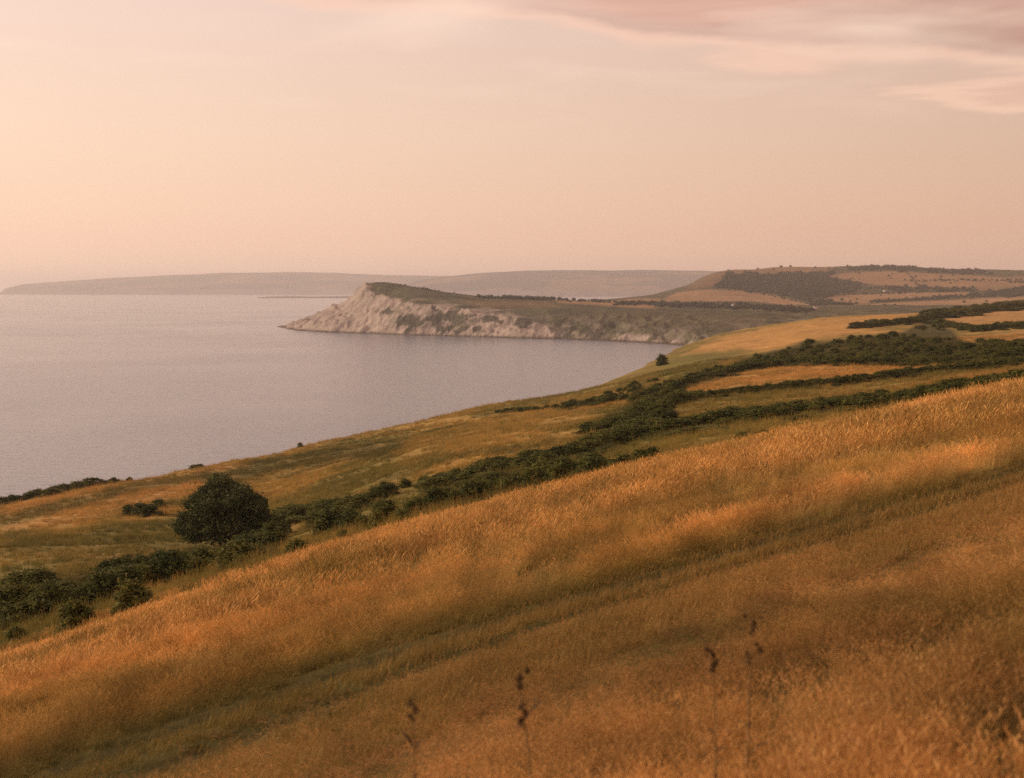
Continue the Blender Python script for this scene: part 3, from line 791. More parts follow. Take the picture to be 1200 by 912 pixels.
def hedgerow(poly, h, label, step=None, hvar=0.22, dmin=66.0, wide=1.75, group='hedgerows dividing the coastal fields', name='hedgerow', rows=1):
    """a hedge made of bushes grown together along a line on the ground"""
    step = step or h * 0.45
    p0 = hit(*poly[0], dmin); e = empty(name, tuple(p0)); tag(e, label, 'hedge', group)
    g = np.random.default_rng(int(poly[0][0] * 7 + poly[0][1]))
    for px, py in path_points(poly, step):
        for r in range(rows):
            q = hit(px + g.normal(0, step * 0.25), py + g.normal(0, h * 0.07) - r * h * 0.22, dmin)
            H = h * q[1] / F_PX * (1 + hvar * g.uniform(-1, 1)); W = H * wide * g.uniform(0.9, 1.5)
            W = max(W, step * q[1] / F_PX * 1.35)
            k = g.integers(len(BUSH))
            obj('bush', BUSH[k], e, tuple(q - p0 - np.array([0, 0, 0.05 * H])), (W, W * g.uniform(0.8, 1.2), H), g.uniform(0, 6.28))
            if g.uniform() < 0.55:      # brambles and rank growth at the hedge foot
                q2 = hit(px + g.normal(0, step), py + abs(g.normal(0, h * 0.14)) + h * 0.03, dmin); H2 = H * g.uniform(0.22, 0.5)
                obj('bramble', BUSH[g.integers(len(BUSH))], e, tuple(q2 - p0 - np.array([0, 0, 0.1 * H2])), (W * g.uniform(0.8, 1.6), W * 0.9, H2), g.uniform(0, 6.28))
    return e
def thicket(poly, n, h0, h1, label, name='thicket', dmin=66.0, group=None):
    """scrub filling a piece of ground: bushes of all sizes grown into each other"""
    P = np.array(poly, float); g = np.random.default_rng(n * 13 + int(P[0, 0]))
    c = P.mean(0); p0 = hit(*c, dmin); e = empty(name, tuple(p0)); tag(e, label, 'thicket', group)
    k = 0
    while k < n:
        x, y = g.uniform(P[:, 0].min(), P[:, 0].max()), g.uniform(P[:, 1].min(), P[:, 1].max())
        if poly_sd(np.array([x]), np.array([y]), poly)[0] < 0: continue
        k += 1; q = hit(x, y, dmin)
        H = h0 + (h1 - h0) * g.uniform() ** 1.8; W = H * g.uniform(1.3, 2.6)
        obj('bush', BUSH[g.integers(len(BUSH))], e, tuple(q - p0 - np.array([0, 0, 0.06 * H])), (W, W, H), g.uniform(0, 6.28))
    return e

def build_tree():
    base = at(266, 637, 188.0); base[2] = float(ground_z(base[0], base[1])) 
    e = empty('broadleaf_tree', tuple(base)); tag(e, 'large rounded dark green tree standing alone above the scrub in the meadow', 'tree')
    g = np.random.default_rng(5)
    # crown about 13 m wide and 10 m tall, a low skirt to the right
    lobes = [(0.2, 0, 5.3, 3.6, 3.4, 3.5), (-2.9, 0, 3.9, 2.8, 2.8, 2.7), (2.8, 0.3, 4.0, 2.6, 2.8, 2.6), (5.4, -0.4, 1.7, 2.2, 2.2, 1.7), (-4.4, 0.2, 2.2, 1.9, 2.3, 1.9), (0, -1.6, 2.8, 3.6, 2.2, 2.5)]
    for k in range(90):
        a = g.uniform(0, 6.28); el = g.uniform(-0.1, 1.45)
        d = np.array([math.cos(a) * math.cos(el), math.sin(a) * math.cos(el), math.sin(el)])
        l = lobes[g.integers(6)]; s = g.uniform(0.6, 1.45)
        c = np.array(l[:3]) + d * np.array(l[3:6]) * g.uniform(0.9, 1.12)
        if c[2] < 0.4: continue
        lobes.append((*c, s, s, s * 0.8))
    me = foliage_mesh('crown', lobes, 36000, 0.27, M_TREE, 77, 0.40, 0.5, 1.5)
    obj('crown', me, e)
    it = [([(0, 0, -0.5), (0.1, 0, 1.2), (0.2, 0, 3.0), (0.4, 0.1, 6.0)], [0.5, 0.38, 0.3, 0.1], 9)]
    for k in range(9):
        a = g.uniform(0, 6.28); r = g.uniform(2.0, 4.0); z0 = g.uniform(1.0, 3.2)
        it.append(([(0.12, 0, z0), (0.4 * r * math.cos(a), 0.4 * r * math.sin(a), z0 + 1.0), (r * math.cos(a), r * math.sin(a), z0 + g.uniform(1.2, 3))], [0.17, 0.11, 0.03], 6))
    tubes('trunk', it, M_BARK, e)
build_tree()

G_SH = 'shrubs scattered behind the grassy crest'
lone_bush(283, 667, 68, 38, 'round olive-topped shrub in front of the big dark tree', group=G_SH, pale=True)
lone_bush(155, 722, 56, 46, 'pale olive shrub with a pointed top rising over the grass crest', group=G_SH, pale=True)
lone_bush(236, 672, 46, 34, 'dark shrub below the left side of the big tree', group=G_SH)
lone_bush(204, 682, 56, 38, 'wide dark shrub in the scrub, left of the big tree', group=G_SH)
lone_bush(122, 705, 64, 40, 'broad dark green shrub just left of the pale pointed shrub', group=G_SH)
lone_bush(88, 742, 52, 42, 'ragged shrub half hidden by the grass crest at lower left', group=G_SH)
lone_bush(58, 722, 66, 44, 'wide dark shrub between the frame edge and the broad green shrub', group=G_SH)
lone_bush(14, 728, 70, 48, 'largest dark shrub cut by the left edge of the picture', group=G_SH)
lone_bush(20, 758, 34, 26, 'small ragged shrub on the grass crest at the far left', group=G_SH)
lone_bush(172, 690, 40, 30, 'shadowy shrub behind the pale pointed shrub', group=G_SH)
lone_bush(318, 640, 44, 32, 'low dark shrub touching the right skirt of the big tree', group=G_SH)
lone_bush(352, 655, 40, 24, 'low shrub on the grass crest right of the big tree', group=G_SH)
lone_bush(300, 684, 50, 18, 'low bramble on the crest below the round olive shrub', group=G_SH)
lone_bush(402, 640, 22, 20, 'small dark shrub on the crest, left of the upright one', group=G_SH)
lone_bush(440, 630, 22, 34, 'narrow upright shrub standing on the grass crest', group=G_SH, pale=True)
lone_bush(376, 612, 40, 14, 'flat shrub in the hollow just right of the big tree', group=G_SH)
lone_bush(215, 697, 20, 12, 'tiny bramble on the crest between two large shrubs', group=G_SH)
lone_bush(168, 604, 44, 16, 'low dark shrub alone in the orange meadow left of the tree', group=G_SH)
lone_bush(186, 598, 22, 14, 'small round shrub beside the low one in the orange meadow', group=G_SH)
lone_bush(150, 603, 18, 12, 'leftmost small shrub of the three in the orange meadow', group=G_SH)
G_CE = 'shrubs along the cliff edge against the sea'
lone_bush(108, 567, 38, 12, 'dark low shrub on the cliff edge against the sea at left', group=G_CE)
lone_bush(133, 561, 16, 7, 'small shrub just right of the low dark one on the cliff edge', group=G_CE)
lone_bush(152, 557, 10, 6, 'tiny shrub on the cliff edge above the orange meadow', group=G_CE)
lone_bush(232, 543, 24, 6, 'flat shrub on the cliff edge directly above the big tree', group=G_CE)
lone_bush(352, 521, 8, 6, 'tiny dark shrub on the cliff edge midway along the sea', group=G_CE)
lone_bush(776, 428, 18, 13, 'solitary rounded shrub on the brow above the bay', group=G_CE)
lone_bush(452, 576, 22, 13, 'rounded shrub at the tip of the middle hedge line', group=G_SH)
lone_bush(475, 571, 18, 11, 'small rounded shrub between two others above the near hedge', group=G_SH)
lone_bush(497, 567, 18, 10, 'third small shrub in line above the near hedge', group=G_SH)
lone_bush(822, 532, 16, 10, 'little shrub just behind the crest right of the near hedge end', group=G_SH)
lone_bush(846, 528, 12, 12, 'small upright shrub behind the crest, left of a paler one', group=G_SH)
lone_bush(862, 524, 14, 12, 'small pale shrub where the low crest hedge begins', group=G_SH)
lone_bush(934, 512, 34, 16, 'dark clump in the low hedge nearest the crest at right', group=G_SH)

hedgerow([(395, 628), (440, 622), (500, 606), (560, 592), (640, 576), (700, 562), (768, 548)], 32, 'thick dark hedge close behind the grassy crest at centre', wide=1.0, hvar=0.22)
hedgerow([(335, 612), (380, 604), (420, 596), (455, 580)], 17, 'short dark hedge running right from the big tree')
hedgerow([(505, 576), (560, 562), (620, 550), (680, 536), (740, 516), (775, 505)], 17, 'dark hedge behind the thick one, climbing to the scrub corner', rows=2)
hedgerow([(775, 510), (820, 504), (860, 498), (900, 493), (950, 487), (1000, 482), (1050, 477), (1100, 468), (1150, 460), (1230, 447)], 17, 'long tall hedge across the right, third up from the crest', rows=2)
hedgerow([(868, 520), (900, 518), (940, 513), (980, 505), (1010, 498), (1050, 489), (1090, 481), (1140, 471), (1200, 458)], 11, 'low broken hedge hugging the crest at right', hvar=0.5)
hedgerow([(788, 470), (830, 466), (880, 460), (930, 455), (980, 450), (1025, 445), (1070, 440), (1120, 434), (1170, 429), (1240, 422)], 9, 'thin hedge below the curved orange field')
hedgerow([(770, 462), (800, 452), (830, 442), (870, 434), (920, 428), (970, 426), (1030, 427), (1090, 427), (1150, 423), (1240, 412)], 9, 'dark hedge along the top of the curved orange field', rows=2)
hedgerow([(1004, 384), (1030, 382), (1060, 379), (1095, 375)], 7, 'short hedge inside the far golden field')
hedgerow([(1085, 373), (1110, 371), (1150, 366), (1200, 360), (1280, 352)], 8, 'tree-lined hedge on the skyline ridge at upper right', rows=2)
hedgerow([(1100, 380), (1120, 384), (1145, 387), (1180, 385), (1280, 376)], 7, 'hedge between the two small orange fields at right', rows=1)
hedgerow([(1150, 404), (1180, 405), (1280, 400)], 7, 'hedge under the lower small orange field at right')
hedgerow([(664, 480), (700, 474), (740, 471), (775, 462)], 11, 'dark hedge below the cliff-top strip at centre')
hedgerow([(585, 484), (610, 482), (640, 480), (664, 478)], 4, 'thin low hedge line trailing across the cliff-top meadow', hvar=0.5)
hedgerow([(692, 508), (715, 504), (735, 497)], 14, 'short dark hedge clump reaching into the centre meadow')
hedgerow([(-40, 600), (0, 590), (30, 583), (60, 577), (92, 571)], 9, 'dark scrubby hedge on the cliff edge at the far left', hvar=0.4)
G_TH = 'scrub thickets'
thicket([(0, 735), (0, 690), (60, 684), (130, 672), (200, 655), (300, 640), (300, 662), (200, 684), (100, 712), (60, 728)], 64, 0.9, 2.2, 'dark belt of scrub behind the crest at lower left')
thicket([(868, 428), (915, 412), (945, 402), (1000, 398), (1050, 392), (1085, 380), (1095, 372), (1108, 384), (1105, 396), (1140, 408), (1240, 402), (1240, 412), (1150, 422), (1000, 426)], 220, 1.2, 3.4, 'broad dark thicket between the golden fields at right')
thicket([(728, 504), (745, 480), (780, 462), (800, 452), (806, 462), (786, 488), (770, 504)], 60, 1.6, 3.0, 'scrub corner where the hedges meet at centre')
thicket([(700, 466), (760, 446), (775, 446), (770, 460), (730, 468)], 22, 1.4, 2.4, 'low scrub along the brow above the bay')

# far trees: low clumps, their crowns a few pixels across
FARTREE = []
for s in range(5):
    g = np.random.default_rng(300 + s)
    lobes = [(0, 0, 0.5, 0.42, 0.42, 0.5)]
    for k in range(5):
        a = g.uniform(0, 6.28); lobes.append((0.3 * math.cos(a), 0.3 * math.sin(a), g.uniform(0.3, 0.75), *(g.uniform(0.18, 0.3, 3))))
    FARTREE.append(foliage_mesh('far_tree', lobes, 160, 0.16, M_WOOD, 300 + s, 0.6, 0.8, 1.3))

def scatter(name, P, rot, scl, idx, sources, tint=None, label=None, cat=None):
    """stuff: many copies of a few shapes on points, one object"""
    me = bpy.data.meshes.new(name); n = len(P)
    me.vertices.add(n); me.vertices.foreach_set('co', np.asarray(P, np.float32).ravel())
    for an, typ, arr in (('rot', 'FLOAT_VECTOR', rot), ('scl', 'FLOAT_VECTOR', scl)):
        a = me.attributes.new(an, typ, 'POINT'); a.data.foreach_set('vector', np.asarray(arr, np.float32).ravel())
    if tint is not None:
        a = me.attributes.new('gtint', 'FLOAT_VECTOR', 'POINT'); a.data.foreach_set('vector', np.asarray(tint, np.float32).ravel())
    a = me.attributes.new('pick', 'INT', 'POINT'); a.data.foreach_set('value', np.asarray(idx, np.int32))
    me.update()
    o = bpy.data.objects.new(name, me); COL.objects.link(o)
    ng = bpy.data.node_groups.new(name + '_scatter', 'GeometryNodeTree')
    ng.interface.new_socket('Geometry', in_out='INPUT', socket_type='NodeSocketGeometry')
    ng.interface.new_socket('Geometry', in_out='OUTPUT', socket_type='NodeSocketGeometry')
    gi = ng.nodes.new('NodeGroupInput'); go = ng.nodes.new('NodeGroupOutput')
    iop = ng.nodes.new('GeometryNodeInstanceOnPoints'); g2i = ng.nodes.new('GeometryNodeGeometryToInstance')
    for s in sources:
        oi = ng.nodes.new('GeometryNodeObjectInfo'); oi.inputs['Object'].default_value = s
        ng.links.new(oi.outputs['Geometry'], g2i.inputs[0])
    def attr(nm, typ):
        a = ng.nodes.new('GeometryNodeInputNamedAttribute'); a.data_type = typ; a.inputs['Name'].default_value = nm
        return a.outputs['Attribute']
    e2r = ng.nodes.new('FunctionNodeEulerToRotation'); ng.links.new(attr('rot', 'FLOAT_VECTOR'), e2r.inputs[0])
    ng.links.new(gi.outputs[0], iop.inputs['Points']); ng.links.new(g2i.outputs[0], iop.inputs['Instance'])
    iop.inputs['Pick Instance'].default_value = True
    ng.links.new(attr('pick', 'INT'), iop.inputs['Instance Index'])
    ng.links.new(e2r.outputs[0], iop.inputs['Rotation']); ng.links.new(attr('scl', 'FLOAT_VECTOR'), iop.inputs['Scale'])
    ng.links.new(iop.outputs[0], go.inputs[0])
    md = o.modifiers.new('scatter', 'NODES'); md.node_group = ng
    tag(o, label, cat, kind='stuff')
    return o
def src(me):
    return bpy.data.objects.new(me.name, me)       # a shape to copy, not placed in the scene itself

def build_woods():
    g = np.random.default_rng(44)
    S = [src(m) for m in FARTREE]
    P = []; H = []
    def fill(sheet, poly, n, h0, h1):
        Q = np.array(poly, float)
        k = 0; tries = 0
        while k < n and tries < n * 12:
            tries += 1
            x, y = g.uniform(Q[:, 0].min(), Q[:, 0].max()), g.uniform(Q[:, 1].min(), Q[:, 1].max())
            if poly_sd(np.array([x]), np.array([y]), poly)[0] < 4.5 * (float(fbm(x / 9, y / 3.5, 77, 3)) - 0.5) * 2: continue
            p = sheet_hit(sheet, x, y)
            if p is None: continue
            P.append(p); H.append(g.uniform(h0, h1)); k += 1
    def line(sheet, poly, step, h0, h1, dy=0.6):
        for x, y in path_points(poly, step):
            p = sheet_hit(sheet, x + g.normal(0, step * 0.3), y + g.normal(0, dy))
            if p is not None: P.append(p); H.append(g.uniform(h0, h1))
    fill(HILL, [(852, 322), (935, 321), (985, 319), (965, 327), (1018, 335), (1000, 342), (960, 349), (945, 353), (900, 344), (862, 339), (838, 337)], 1700, 5, 11)
    fill(HILL, [(985, 316), (1040, 312), (1100, 316), (1185, 322), (1130, 321), (1040, 317)], 260, 7, 12)
    fill(HILL, [(1020, 338), (1080, 336), (1140, 339), (1130, 342), (1060, 343)], 110, 6, 10)
    fill(HILL, [(1130, 347), (1160, 342), (1250, 336), (1250, 344), (1180, 349)], 260, 7, 12)
    fill(HILL, [(945, 354), (960, 353), (990, 359), (1000, 364), (955, 362)], 140, 6, 10)
    line(HILL, [(1020, 355), (1070, 352), (1140, 347)], 2.2, 6, 10)
    line(HILL, [(835, 319), (900, 313.5), (1000, 310.5)], 9, 5, 9, 0.3)
    line(HILL, [(1060, 330), (1130, 329), (1200, 330)], 4, 5, 9)
    line(HILL, [(1180, 332), (1260, 328)], 3, 5, 9)
    line(HILL, [(855, 341), (905, 347), (950, 358)], 5, 3, 6, 0.4)
    line(HILL, [(1060, 318), (1075, 335)], 2.0, 4, 7, 0.4)
    line(HILL, [(985, 346), (1060, 343.5), (1140, 342)], 3.5, 4, 7, 0.4)
    fill(HILL, [(860, 314), (1300, 312), (1300, 358), (960, 360)], 120, 4, 8)
    line(HEAD, [(560, 349), (600, 350), (650, 351), (700, 353.5), (745, 355)], 1.6, 4, 7.5)
    line(HEAD, [(590, 350), (640, 351)], 1.2, 5, 8)
    line(HEAD, [(720, 357), (780, 357), (860, 358), (930, 362)], 1.4, 5, 9, 0.9)
    line(HEAD, [(770, 359), (860, 361), (950, 366)], 1.8, 5, 9, 0.9)
    line(HEAD, [(440, 333), (480, 336), (540, 346)], 5, 2, 4, 0.8)
    P_ = np.array(P); H_ = np.array(H); n = len(P_)
    P_[:, 2] -= H_ * 0.08
    W = H_ * g.uniform(1.0, 1.7, n)
    scatter('far_woodland', P_, np.stack([np.zeros(n), np.zeros(n), g.uniform(0, 6.28, n)], 1), np.stack([W, W, H_], 1), g.integers(0, len(S), n), S,
            label='dark woods and hedge trees over the headland and hazy downs', cat='woodland')
build_woods()

# ------------------------------------------------------------------ far cottages
def build_cottages():
    wall = plain_material('cottage_wall', (0.72, 0.66, 0.6), (0.8, 0.76, 0.7), 0.5); roof = plain_material('cottage_roof', (0.16, 0.10, 0.08), (0.24, 0.16, 0.12), 0.5)
    dark = plain_material('cottage_window', (0.03, 0.03, 0.035), (0.05, 0.05, 0.05), 0.5, 0.2)
    def box(x0, x1, y0, y1, z0, z1):
        V = [(x, y, z) for z in (z0, z1) for y in (y0, y1) for x in (x0, x1)]
        return V, [(0, 2, 3, 1), (4, 5, 7, 6), (0, 1, 5, 4), (2, 6, 7, 3), (0, 4, 6, 2), (1, 3, 7, 5)]
    spots = [(843, 358.5, HEAD, 9, 'leftmost white cottage among the trees below the hazy downs'), (859, 359, HEAD, 8, 'white cottage just right of the leftmost one, among trees'),
             (955, 362, HEAD, 10, 'white cottage at the foot of the dark wooded slope'), (1036, 342, HILL, 11, 'pale farmhouse on the downs between two light fields')]
    for px, py, sh, w, lab in spots:
        p = sheet_hit(sh, px, py)
        if p is None: continue
        e = empty('cottage', tuple(p)); tag(e, lab, 'house', 'far white cottages')
        mesh_np('wall', *box(-w / 2, w / 2, -3, 3, -2, 4.2), wall, False, parent=e)
        V = [(-w / 2 - .3, -3.4, 4.1), (w / 2 + .3, -3.4, 4.1), (w / 2 + .3, 3.4, 4.1), (-w / 2 - .3, 3.4, 4.1), (-w / 2 - .3, 0, 7), (w / 2 + .3, 0, 7)]
        me = bpy.data.meshes.new('roof'); me.from_pydata(V, [], [(0, 1, 5, 4), (2, 3, 4, 5), (0, 4, 3), (1, 2, 5), (0, 3, 2, 1)]); me.materials.append(roof)
        r = bpy.data.objects.new('roof', me); COL.objects.link(r); r.parent = e
        for k in (-1, 0, 1):
            mesh_np('window' if k else 'door', *box(k * w * .3 - .5, k * w * .3 + .5, -3.06, -2.9, 1.0 if k else -0.5, 2.4), dark, False, parent=e)
build_cottages()

# ------------------------------------------------------------------ grasses
def grass_tuft(seed, nb, ns, hb, hs, wb, ws, head, spread, segs=3, lean=0.22):
    """blades and seed-headed stems, one clump; colour attribute: blade, stem or seed head"""
    g = np.random.default_rng(seed); V = []; Fc = []; C = []
    def strip(root, d, h, w, bend, c0, c1, s=segs):
        n0 = len(V); side = np.array([-d[1], d[0], 0.0]); tip = None
        for i in range(s + 1):
            t = i / s
            p = root + np.array([d[0] * bend * t * t, d[1] * bend * t * t, h * t * (1 - 0.18 * t * min(1, bend / h))])
            ww = w * (1 - 0.86 * t)
            V.append(p - side * ww / 2); V.append(p + side * ww / 2)
            c = c0 * (1 - t) + c1 * t; C.append(c); C.append(c); tip = p
        for i in range(s):
            a = n0 + 2 * i; Fc.append((a, a + 1, a + 3, a + 2))
        return tip
    leafc = np.array((0.85, 0.95, 0.8)); straw = np.array((1.0, 1.0, 1.0)); seedc = np.array((1.12, 0.98, 0.86))
    def rd():
        a = g.uniform(0, 6.28); v = np.array([math.cos(a) + lean * 2, math.sin(a)]); return v / np.linalg.norm(v)
    for k in range(nb):
        a = g.uniform(0, 6.28); r = spread * math.sqrt(g.uniform())
        h = hb * g.uniform(0.6, 1.2)
        strip(np.array([r * math.cos(a), r * math.sin(a), -0.04]), rd(), h, wb * g.uniform(0.7, 1.3), h * g.uniform(0.08, 0.5), leafc, straw)
    for k in range(ns):
        a = g.uniform(0, 6.28); r = spread * math.sqrt(g.uniform()); d = rd()
        h = hs * g.uniform(0.7, 1.15); bend = h * g.uniform(0.05, 0.28)
        tip = strip(np.array([r * math.cos(a), r * math.sin(a), -0.04]), d, h, ws, bend, straw, straw, 2)
        hl = head * g.uniform(0.7, 1.3); dr = np.array([d[0] * 0.55, d[1] * 0.55, 0.8]); dr /= np.linalg.norm(dr)
        m = 7 if segs >= 3 else 2
        for q in range(m):
            t = q / m; b = tip + dr * hl * (t - 0.55)
            aa = g.uniform(0, 6.28); o_ = np.array([math.cos(aa), math.sin(aa), 0.5]) * hl * (0.20 * (1 - t) + 0.05) * (1 if m > 2 else 0.4)
            w = hl * (0.05 if m > 2 else 0.085); sd = np.array([-math.sin(aa), math.cos(aa), 0]) * w * 0.5
            n0 = len(V); e2 = b + o_ + dr * hl * (0.24 if m > 2 else 0.6)
            V.extend([b, (b + e2) / 2 + sd, e2, (b + e2) / 2 - sd]); C.extend([seedc] * 4); Fc.append((n0, n0 + 1, n0 + 2, n0 + 3))
    return mesh_np('grass_tuft', np.array(V), np.array(Fc), None, False, np.array(C), link=False)
def with_mat(o, m):
    o.data.materials.append(m); return o
T_NEAR = [with_mat(grass_tuft(500 + s, 28, 15, 0.36, 0.54, 0.0045, 0.0024, 0.12, 0.13), M_GRASS) for s in range(7)]
T_FAR = [with_mat(grass_tuft(520 + s, 14, 12, 0.32, 0.56, 0.011, 0.006, 0.16, 0.18, 2), M_GRASS) for s in range(6)]
T_SHORT = [with_mat(grass_tuft(540 + s, 22, 2, 0.13, 0.22, 0.007, 0.003, 0.05, 0.10, 2), M_SHORT) for s in range(5)]
T_PAST = [with_mat(grass_tuft(560 + s, 26, 8, 0.55, 0.8, 0.06, 0.03, 0.25, 0.55, 2), M_PAST) for s in range(5)]

def sample_sector(n, y0, y1, g, power=1.0, half=0.46, pad=3.0):
    """points over the ground between two distances, a little wider than the view"""
    t = g.uniform(0, 1, n)
    y = y0 * (y1 / y0) ** t if power == 0 else (y0 ** power + t * (y1 ** power - y0 ** power)) ** (1 / power)
    x = g.uniform(-1, 1, n) * (half * y + pad)
    return x, y
def build_grass():
    g = np.random.default_rng(9)
    # tall dry grass, both sides of the track
    def tall(name, n, y0, y1, power, srcs, hmul, label):
        x, y = sample_sector(n, y0, y1, g, power)
        s = track_s(x, y)
        edge = (fbm(x / 0.7, y / 0.7, 201, 3) - 0.5) * 0.5
        left = sstep(2, -9, x)      # the track spreads into a green hollow to the left
        ins = (s + edge > 0.06) & (s + edge < 1.04) & (y < 40) & (g.uniform(0, 1, n) > 0.03 + 0.26 * left)
        clump = fbm(x / 1.3, y / 1.3, 211, 4); big = fbm(x / 7, y / 7, 221, 3)
        keep = (~ins) & (g.uniform(0, 1, n) < np.where((s < 0) & (y < 40), np.clip(0.62 - 0.34 * sstep(-1.5, -6.0, s) + (1.5 + 0.9 * sstep(-1.5, -6.0, s)) * (clump - 0.36), 0.1, 1), np.clip(3.0 * (clump - 0.34), 0.06, 1)))
        x, y, clump, big, s = x[keep], y[keep], clump[keep], big[keep], s[keep]
        z = ground_z(x, y); m = len(x)
        h = hmul * (0.62 + 0.55 * clump + 0.35 * (big - 0.5)) * g.uniform(0.8, 1.2, m)
        # short where the track's verge is trampled
        verge = np.where(y < 40, sstep(1.0, 1.5, s) + sstep(-0.2, -4.2, s), 1.0)
        h = h * (0.20 + 0.80 * np.clip(verge, 0, 1)) * np.where((s < 0) & (y < 40), 1 + 0.55 * sstep(-2.0, -7.0, s), 1.0)
        rot = np.stack([g.normal(0, 0.08, m), g.normal(0.07, 0.08, m), g.normal(0, 0.9, m)], 1)
        w = np.maximum(h, 0.62) * g.uniform(0.95, 1.35, m)
        # greener stems beside the track, rust and straw patches elsewhere
        gr = np.where(y < 40, sstep(1.7, 1.0, s) * (s > 0.5) + 0.2 * sstep(-0.5, 0.05, s) * (s < 0.5), 0.0) * 1.0
        p1 = sstep(0.45, 0.68, fbm(x / 4.5, y / 4.5, 251, 4) + 0.13 * (1 - sstep(8, 13, y)) * fbm(x / 1.1, y / 1.1, 255, 3))
        gr = np.clip(np.maximum(gr, p1 * 0.55), 0, 1)[:, None]
        tint = np.array((1.0, 1.0, 1.0)) * (1 - gr) + np.array((0.34, 0.46, 0.32)) * gr
        tint = tint * (0.30 + 0.70 * fbm(x / 2.2, y / 2.2, 261, 3) + 0.80 * fbm(x / 0.45, y / 0.8, 271, 2))[:, None]
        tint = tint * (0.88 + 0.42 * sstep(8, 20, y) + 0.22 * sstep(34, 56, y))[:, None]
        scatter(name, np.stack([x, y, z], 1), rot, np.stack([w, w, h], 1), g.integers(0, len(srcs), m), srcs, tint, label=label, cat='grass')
    tall('tall_grass', 64000, 2.6, 24.0, 1.4, T_NEAR, 0.72, 'tall golden seeding grass either side of the track')
    tall('tall_grass', 100000, 23.0, 78.0, 1.5, T_FAR, 0.95, 'standing orange-gold grass running up to the crest')
    # short green turf on the track
    n = 26000
    x = g.uniform(-15, 16, n); s = g.uniform(-0.9, 1.15, n); ea, eb = track_edges(x); y = ea + s * (eb - ea)
    k = y > 1.0
    rutd = np.exp(-((s - 0.24) / 0.17) ** 2) + np.exp(-((s - 0.88) / 0.20) ** 2)
    k &= g.uniform(0, 1, n) > rutd * 1.15
    x, y, s, rutd = x[k], y[k], s[k], rutd[k]; m = len(x); z = ground_z(x, y)
    h = g.uniform(0.5, 1.15, m) * (0.7 + 0.8 * fbm(x / 0.9, y / 0.9, 231, 3)) * (1 - 0.68 * np.clip(rutd, 0, 1)) * (1 + 0.2 * np.exp(-((s - 0.56) / 0.14) ** 2)); w = g.uniform(0.9, 1.5, m)
    scatter('track_grass', np.stack([x, y, z], 1), np.stack([np.zeros(m), np.zeros(m), g.uniform(0, 6.28, m)], 1), np.stack([w, w, h], 1), g.integers(0, len(T_SHORT), m), T_SHORT,
            (1 - np.array((0.82, 0.76, 0.8)) * np.clip(rutd, 0, 1)[:, None]) * (1 - np.array((0.42, 0.28, 0.4)) * sstep(1, -6, x)[:, None]),
            label='short green grass growing on and between the wheel ruts', cat='grass')
    # rough tussocks over the lower meadows
    n = 130000
    x, y = sample_sector(n, 62.0, 650.0, g, 1.1, 0.42)
    ls = land_side(x, y); z = ground_z(x, y); px, py = to_px(x, y, z)
    clump = fbm(x / 11, y / 11, 241, 4)
    k = (ls > 3) & (g.uniform(0, 1, n) < 0.2 + 1.6 * (clump - 0.32)) 
    x, y, z, clump = x[k], y[k], z[k], clump[k]; m = len(x)
    h = g.uniform(0.4, 1.25, m) * (0.6 + 0.9 * clump); w = g.uniform(0.6, 1.3, m) * np.clip(y / 190, 0.7, 1.7)
    scatter('pasture_grass', np.stack([x, y, z], 1), np.stack([np.zeros(m), np.zeros(m), g.uniform(0, 6.28, m)], 1), np.stack([w, w, h], 1), g.integers(0, len(T_PAST), m), T_PAST, ground_col(x, y),
            label='rough tussock grass over the meadows below the crest', cat='grass')
build_grass()

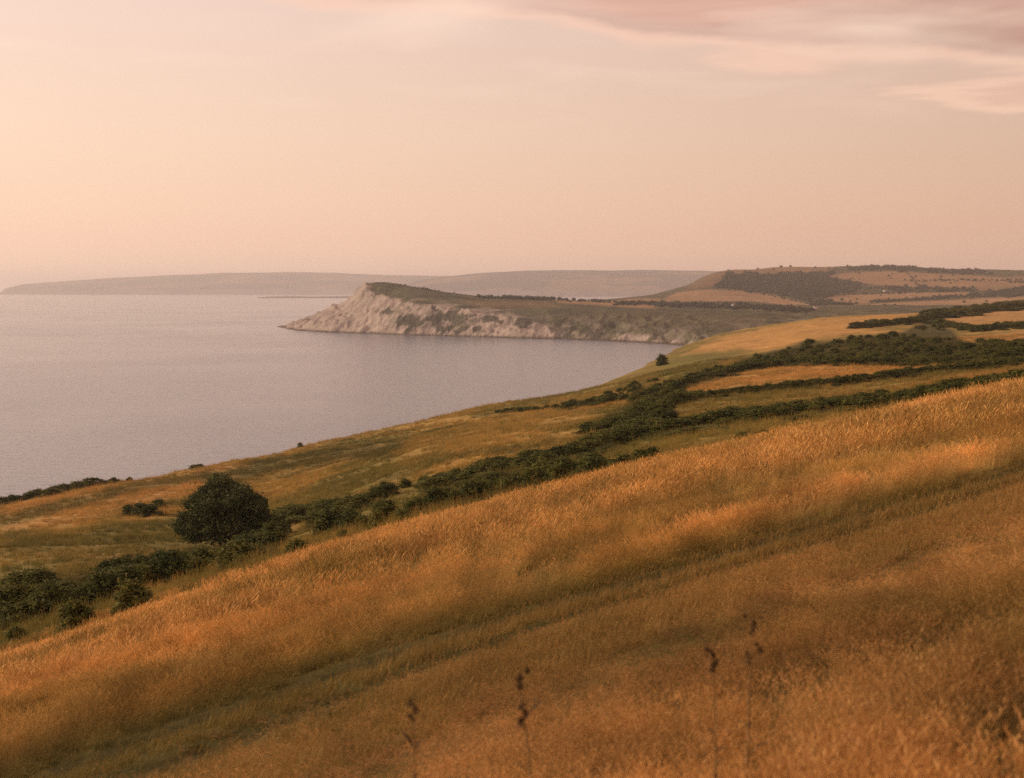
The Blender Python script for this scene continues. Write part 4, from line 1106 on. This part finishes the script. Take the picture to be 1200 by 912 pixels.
# ------------------------------------------------------------------ dock plants in the near grass
def dock(px, py, d, label, lean=(0.0, 0.0), n=9, vis=0.32, seed=0):
    """a dried dock: a stalk with dark seed whorls; px, py is its tip in the frame"""
    g = np.random.default_rng(800 + seed)
    tip = at(px, py, d); bx, by = tip[0] - lean[0], tip[1] - lean[1]
    bz = float(ground_z(bx, by)); H = tip[2] - bz
    e = empty('dock_plant', (bx, by, bz)); tag(e, label, 'weed', 'dried dock plants in the near grass')
    path = [(0, 0, -0.05), (lean[0] * 0.2, lean[1] * 0.2, H * 0.4), (lean[0] * 0.55, lean[1] * 0.55, H * 0.75), (lean[0], lean[1], H)]
    tubes('stalk', [(path, [0.006, 0.0055, 0.004, 0.002], 6)], M_STALK, e)
    P = np.array(path)
    for k in range(n):
        t = 1 - (k / n) * vis / max(H, 0.3)
        c = np.array([np.interp(t, [0, .4, .75, 1], P[:, q]) for q in range(3)])
        if g.uniform() < 0.22 and k > 1: continue
        m = 34; dd = g.normal(0, 1, (m, 3)); dd /= np.linalg.norm(dd, axis=1, keepdims=True)
        r = 0.017 * g.uniform(0.4, 1.7); c = c + np.array([g.normal(0, 0.012), g.normal(0, 0.012), 0])
        pts = c + dd * np.array([r, r, r * 1.5]) * g.uniform(0.3, 1, (m, 1))
        V, Fq = leaf_quads(pts, dd, 0.012, 0.5, seed * 50 + k, 1.2)
        mesh_np('seed_head', V, Fq, M_DOCK, False, parent=e)
    for k in range(6):          # withered leaves up the stalk
        t = g.uniform(0.35, 0.9); c = np.array([np.interp(t, [0, .4, .75, 1], P[:, q]) for q in range(3)])
        a = g.uniform(0, 6.28); d = np.array([math.cos(a), math.sin(a), g.uniform(0.2, 0.9)]); ln = g.uniform(0.06, 0.13); sd = np.array([-math.sin(a), math.cos(a), 0]) * 0.009
        V = [c, c + d * ln * 0.5 + sd, c + d * ln * 0.5 - sd, c + d * ln * 0.85 + sd * 0.7 - np.array([0, 0, 0.02]), c + d * ln * 0.85 - sd * 0.7 - np.array([0, 0, 0.02]), c + d * ln - np.array([0, 0, 0.04])]
        mesh_np('leaf', np.array(V), np.array([(0, 1, 2), (1, 3, 4), (1, 4, 2), (3, 5, 4)]), M_DOCK, False, parent=e)
dock(607, 787, 5.6, 'leaning dried dock with dark seed heads at bottom centre', (-0.10, 0.0), 8, 0.23, 1)
dock(882, 722, 6.6, 'tallest dried dock, upright with spaced dark seed heads at right', (0.02, 0.0), 7, 0.23, 2)
dock(835, 760, 6.2, 'dried dock with a stubby dark head left of the tallest one', (-0.03, 0.0), 4, 0.12, 3)
dock(484, 826, 5.8, 'small dried dock with two dark heads beside the track at left', (-0.02, 0.0), 4, 0.09, 4)

# ------------------------------------------------------------------ the hazy evening air
def build_haze():
    m, t = new_mat('evening_haze')
    out = N(t, 'ShaderNodeOutputMaterial'); v = N(t, 'ShaderNodeVolumePrincipled'); L(t, v.outputs[0], out.inputs['Volume'])
    v.inputs['Color'].default_value = (*HAZE_COLOR, 1); v.inputs['Density'].default_value = HAZE_DENSITY; v.inputs['Anisotropy'].default_value = 0.35
    x0, x1, y0, y1, z0, z1 = -46000, 31000, -3500, 46000, -20.0, 390.0
    V = [(x, y, z) for z in (z0, z1) for y in (y0, y1) for x in (x0, x1)]
    Fc = [(0, 2, 3, 1), (4, 5, 7, 6), (0, 1, 5, 4), (2, 6, 7, 3), (0, 4, 6, 2), (1, 3, 7, 5)]
    o = mesh_np('haze', V, Fc, m, False)
    tag(o, 'thin warm evening haze over sea and land', 'haze', kind='stuff')
build_haze()
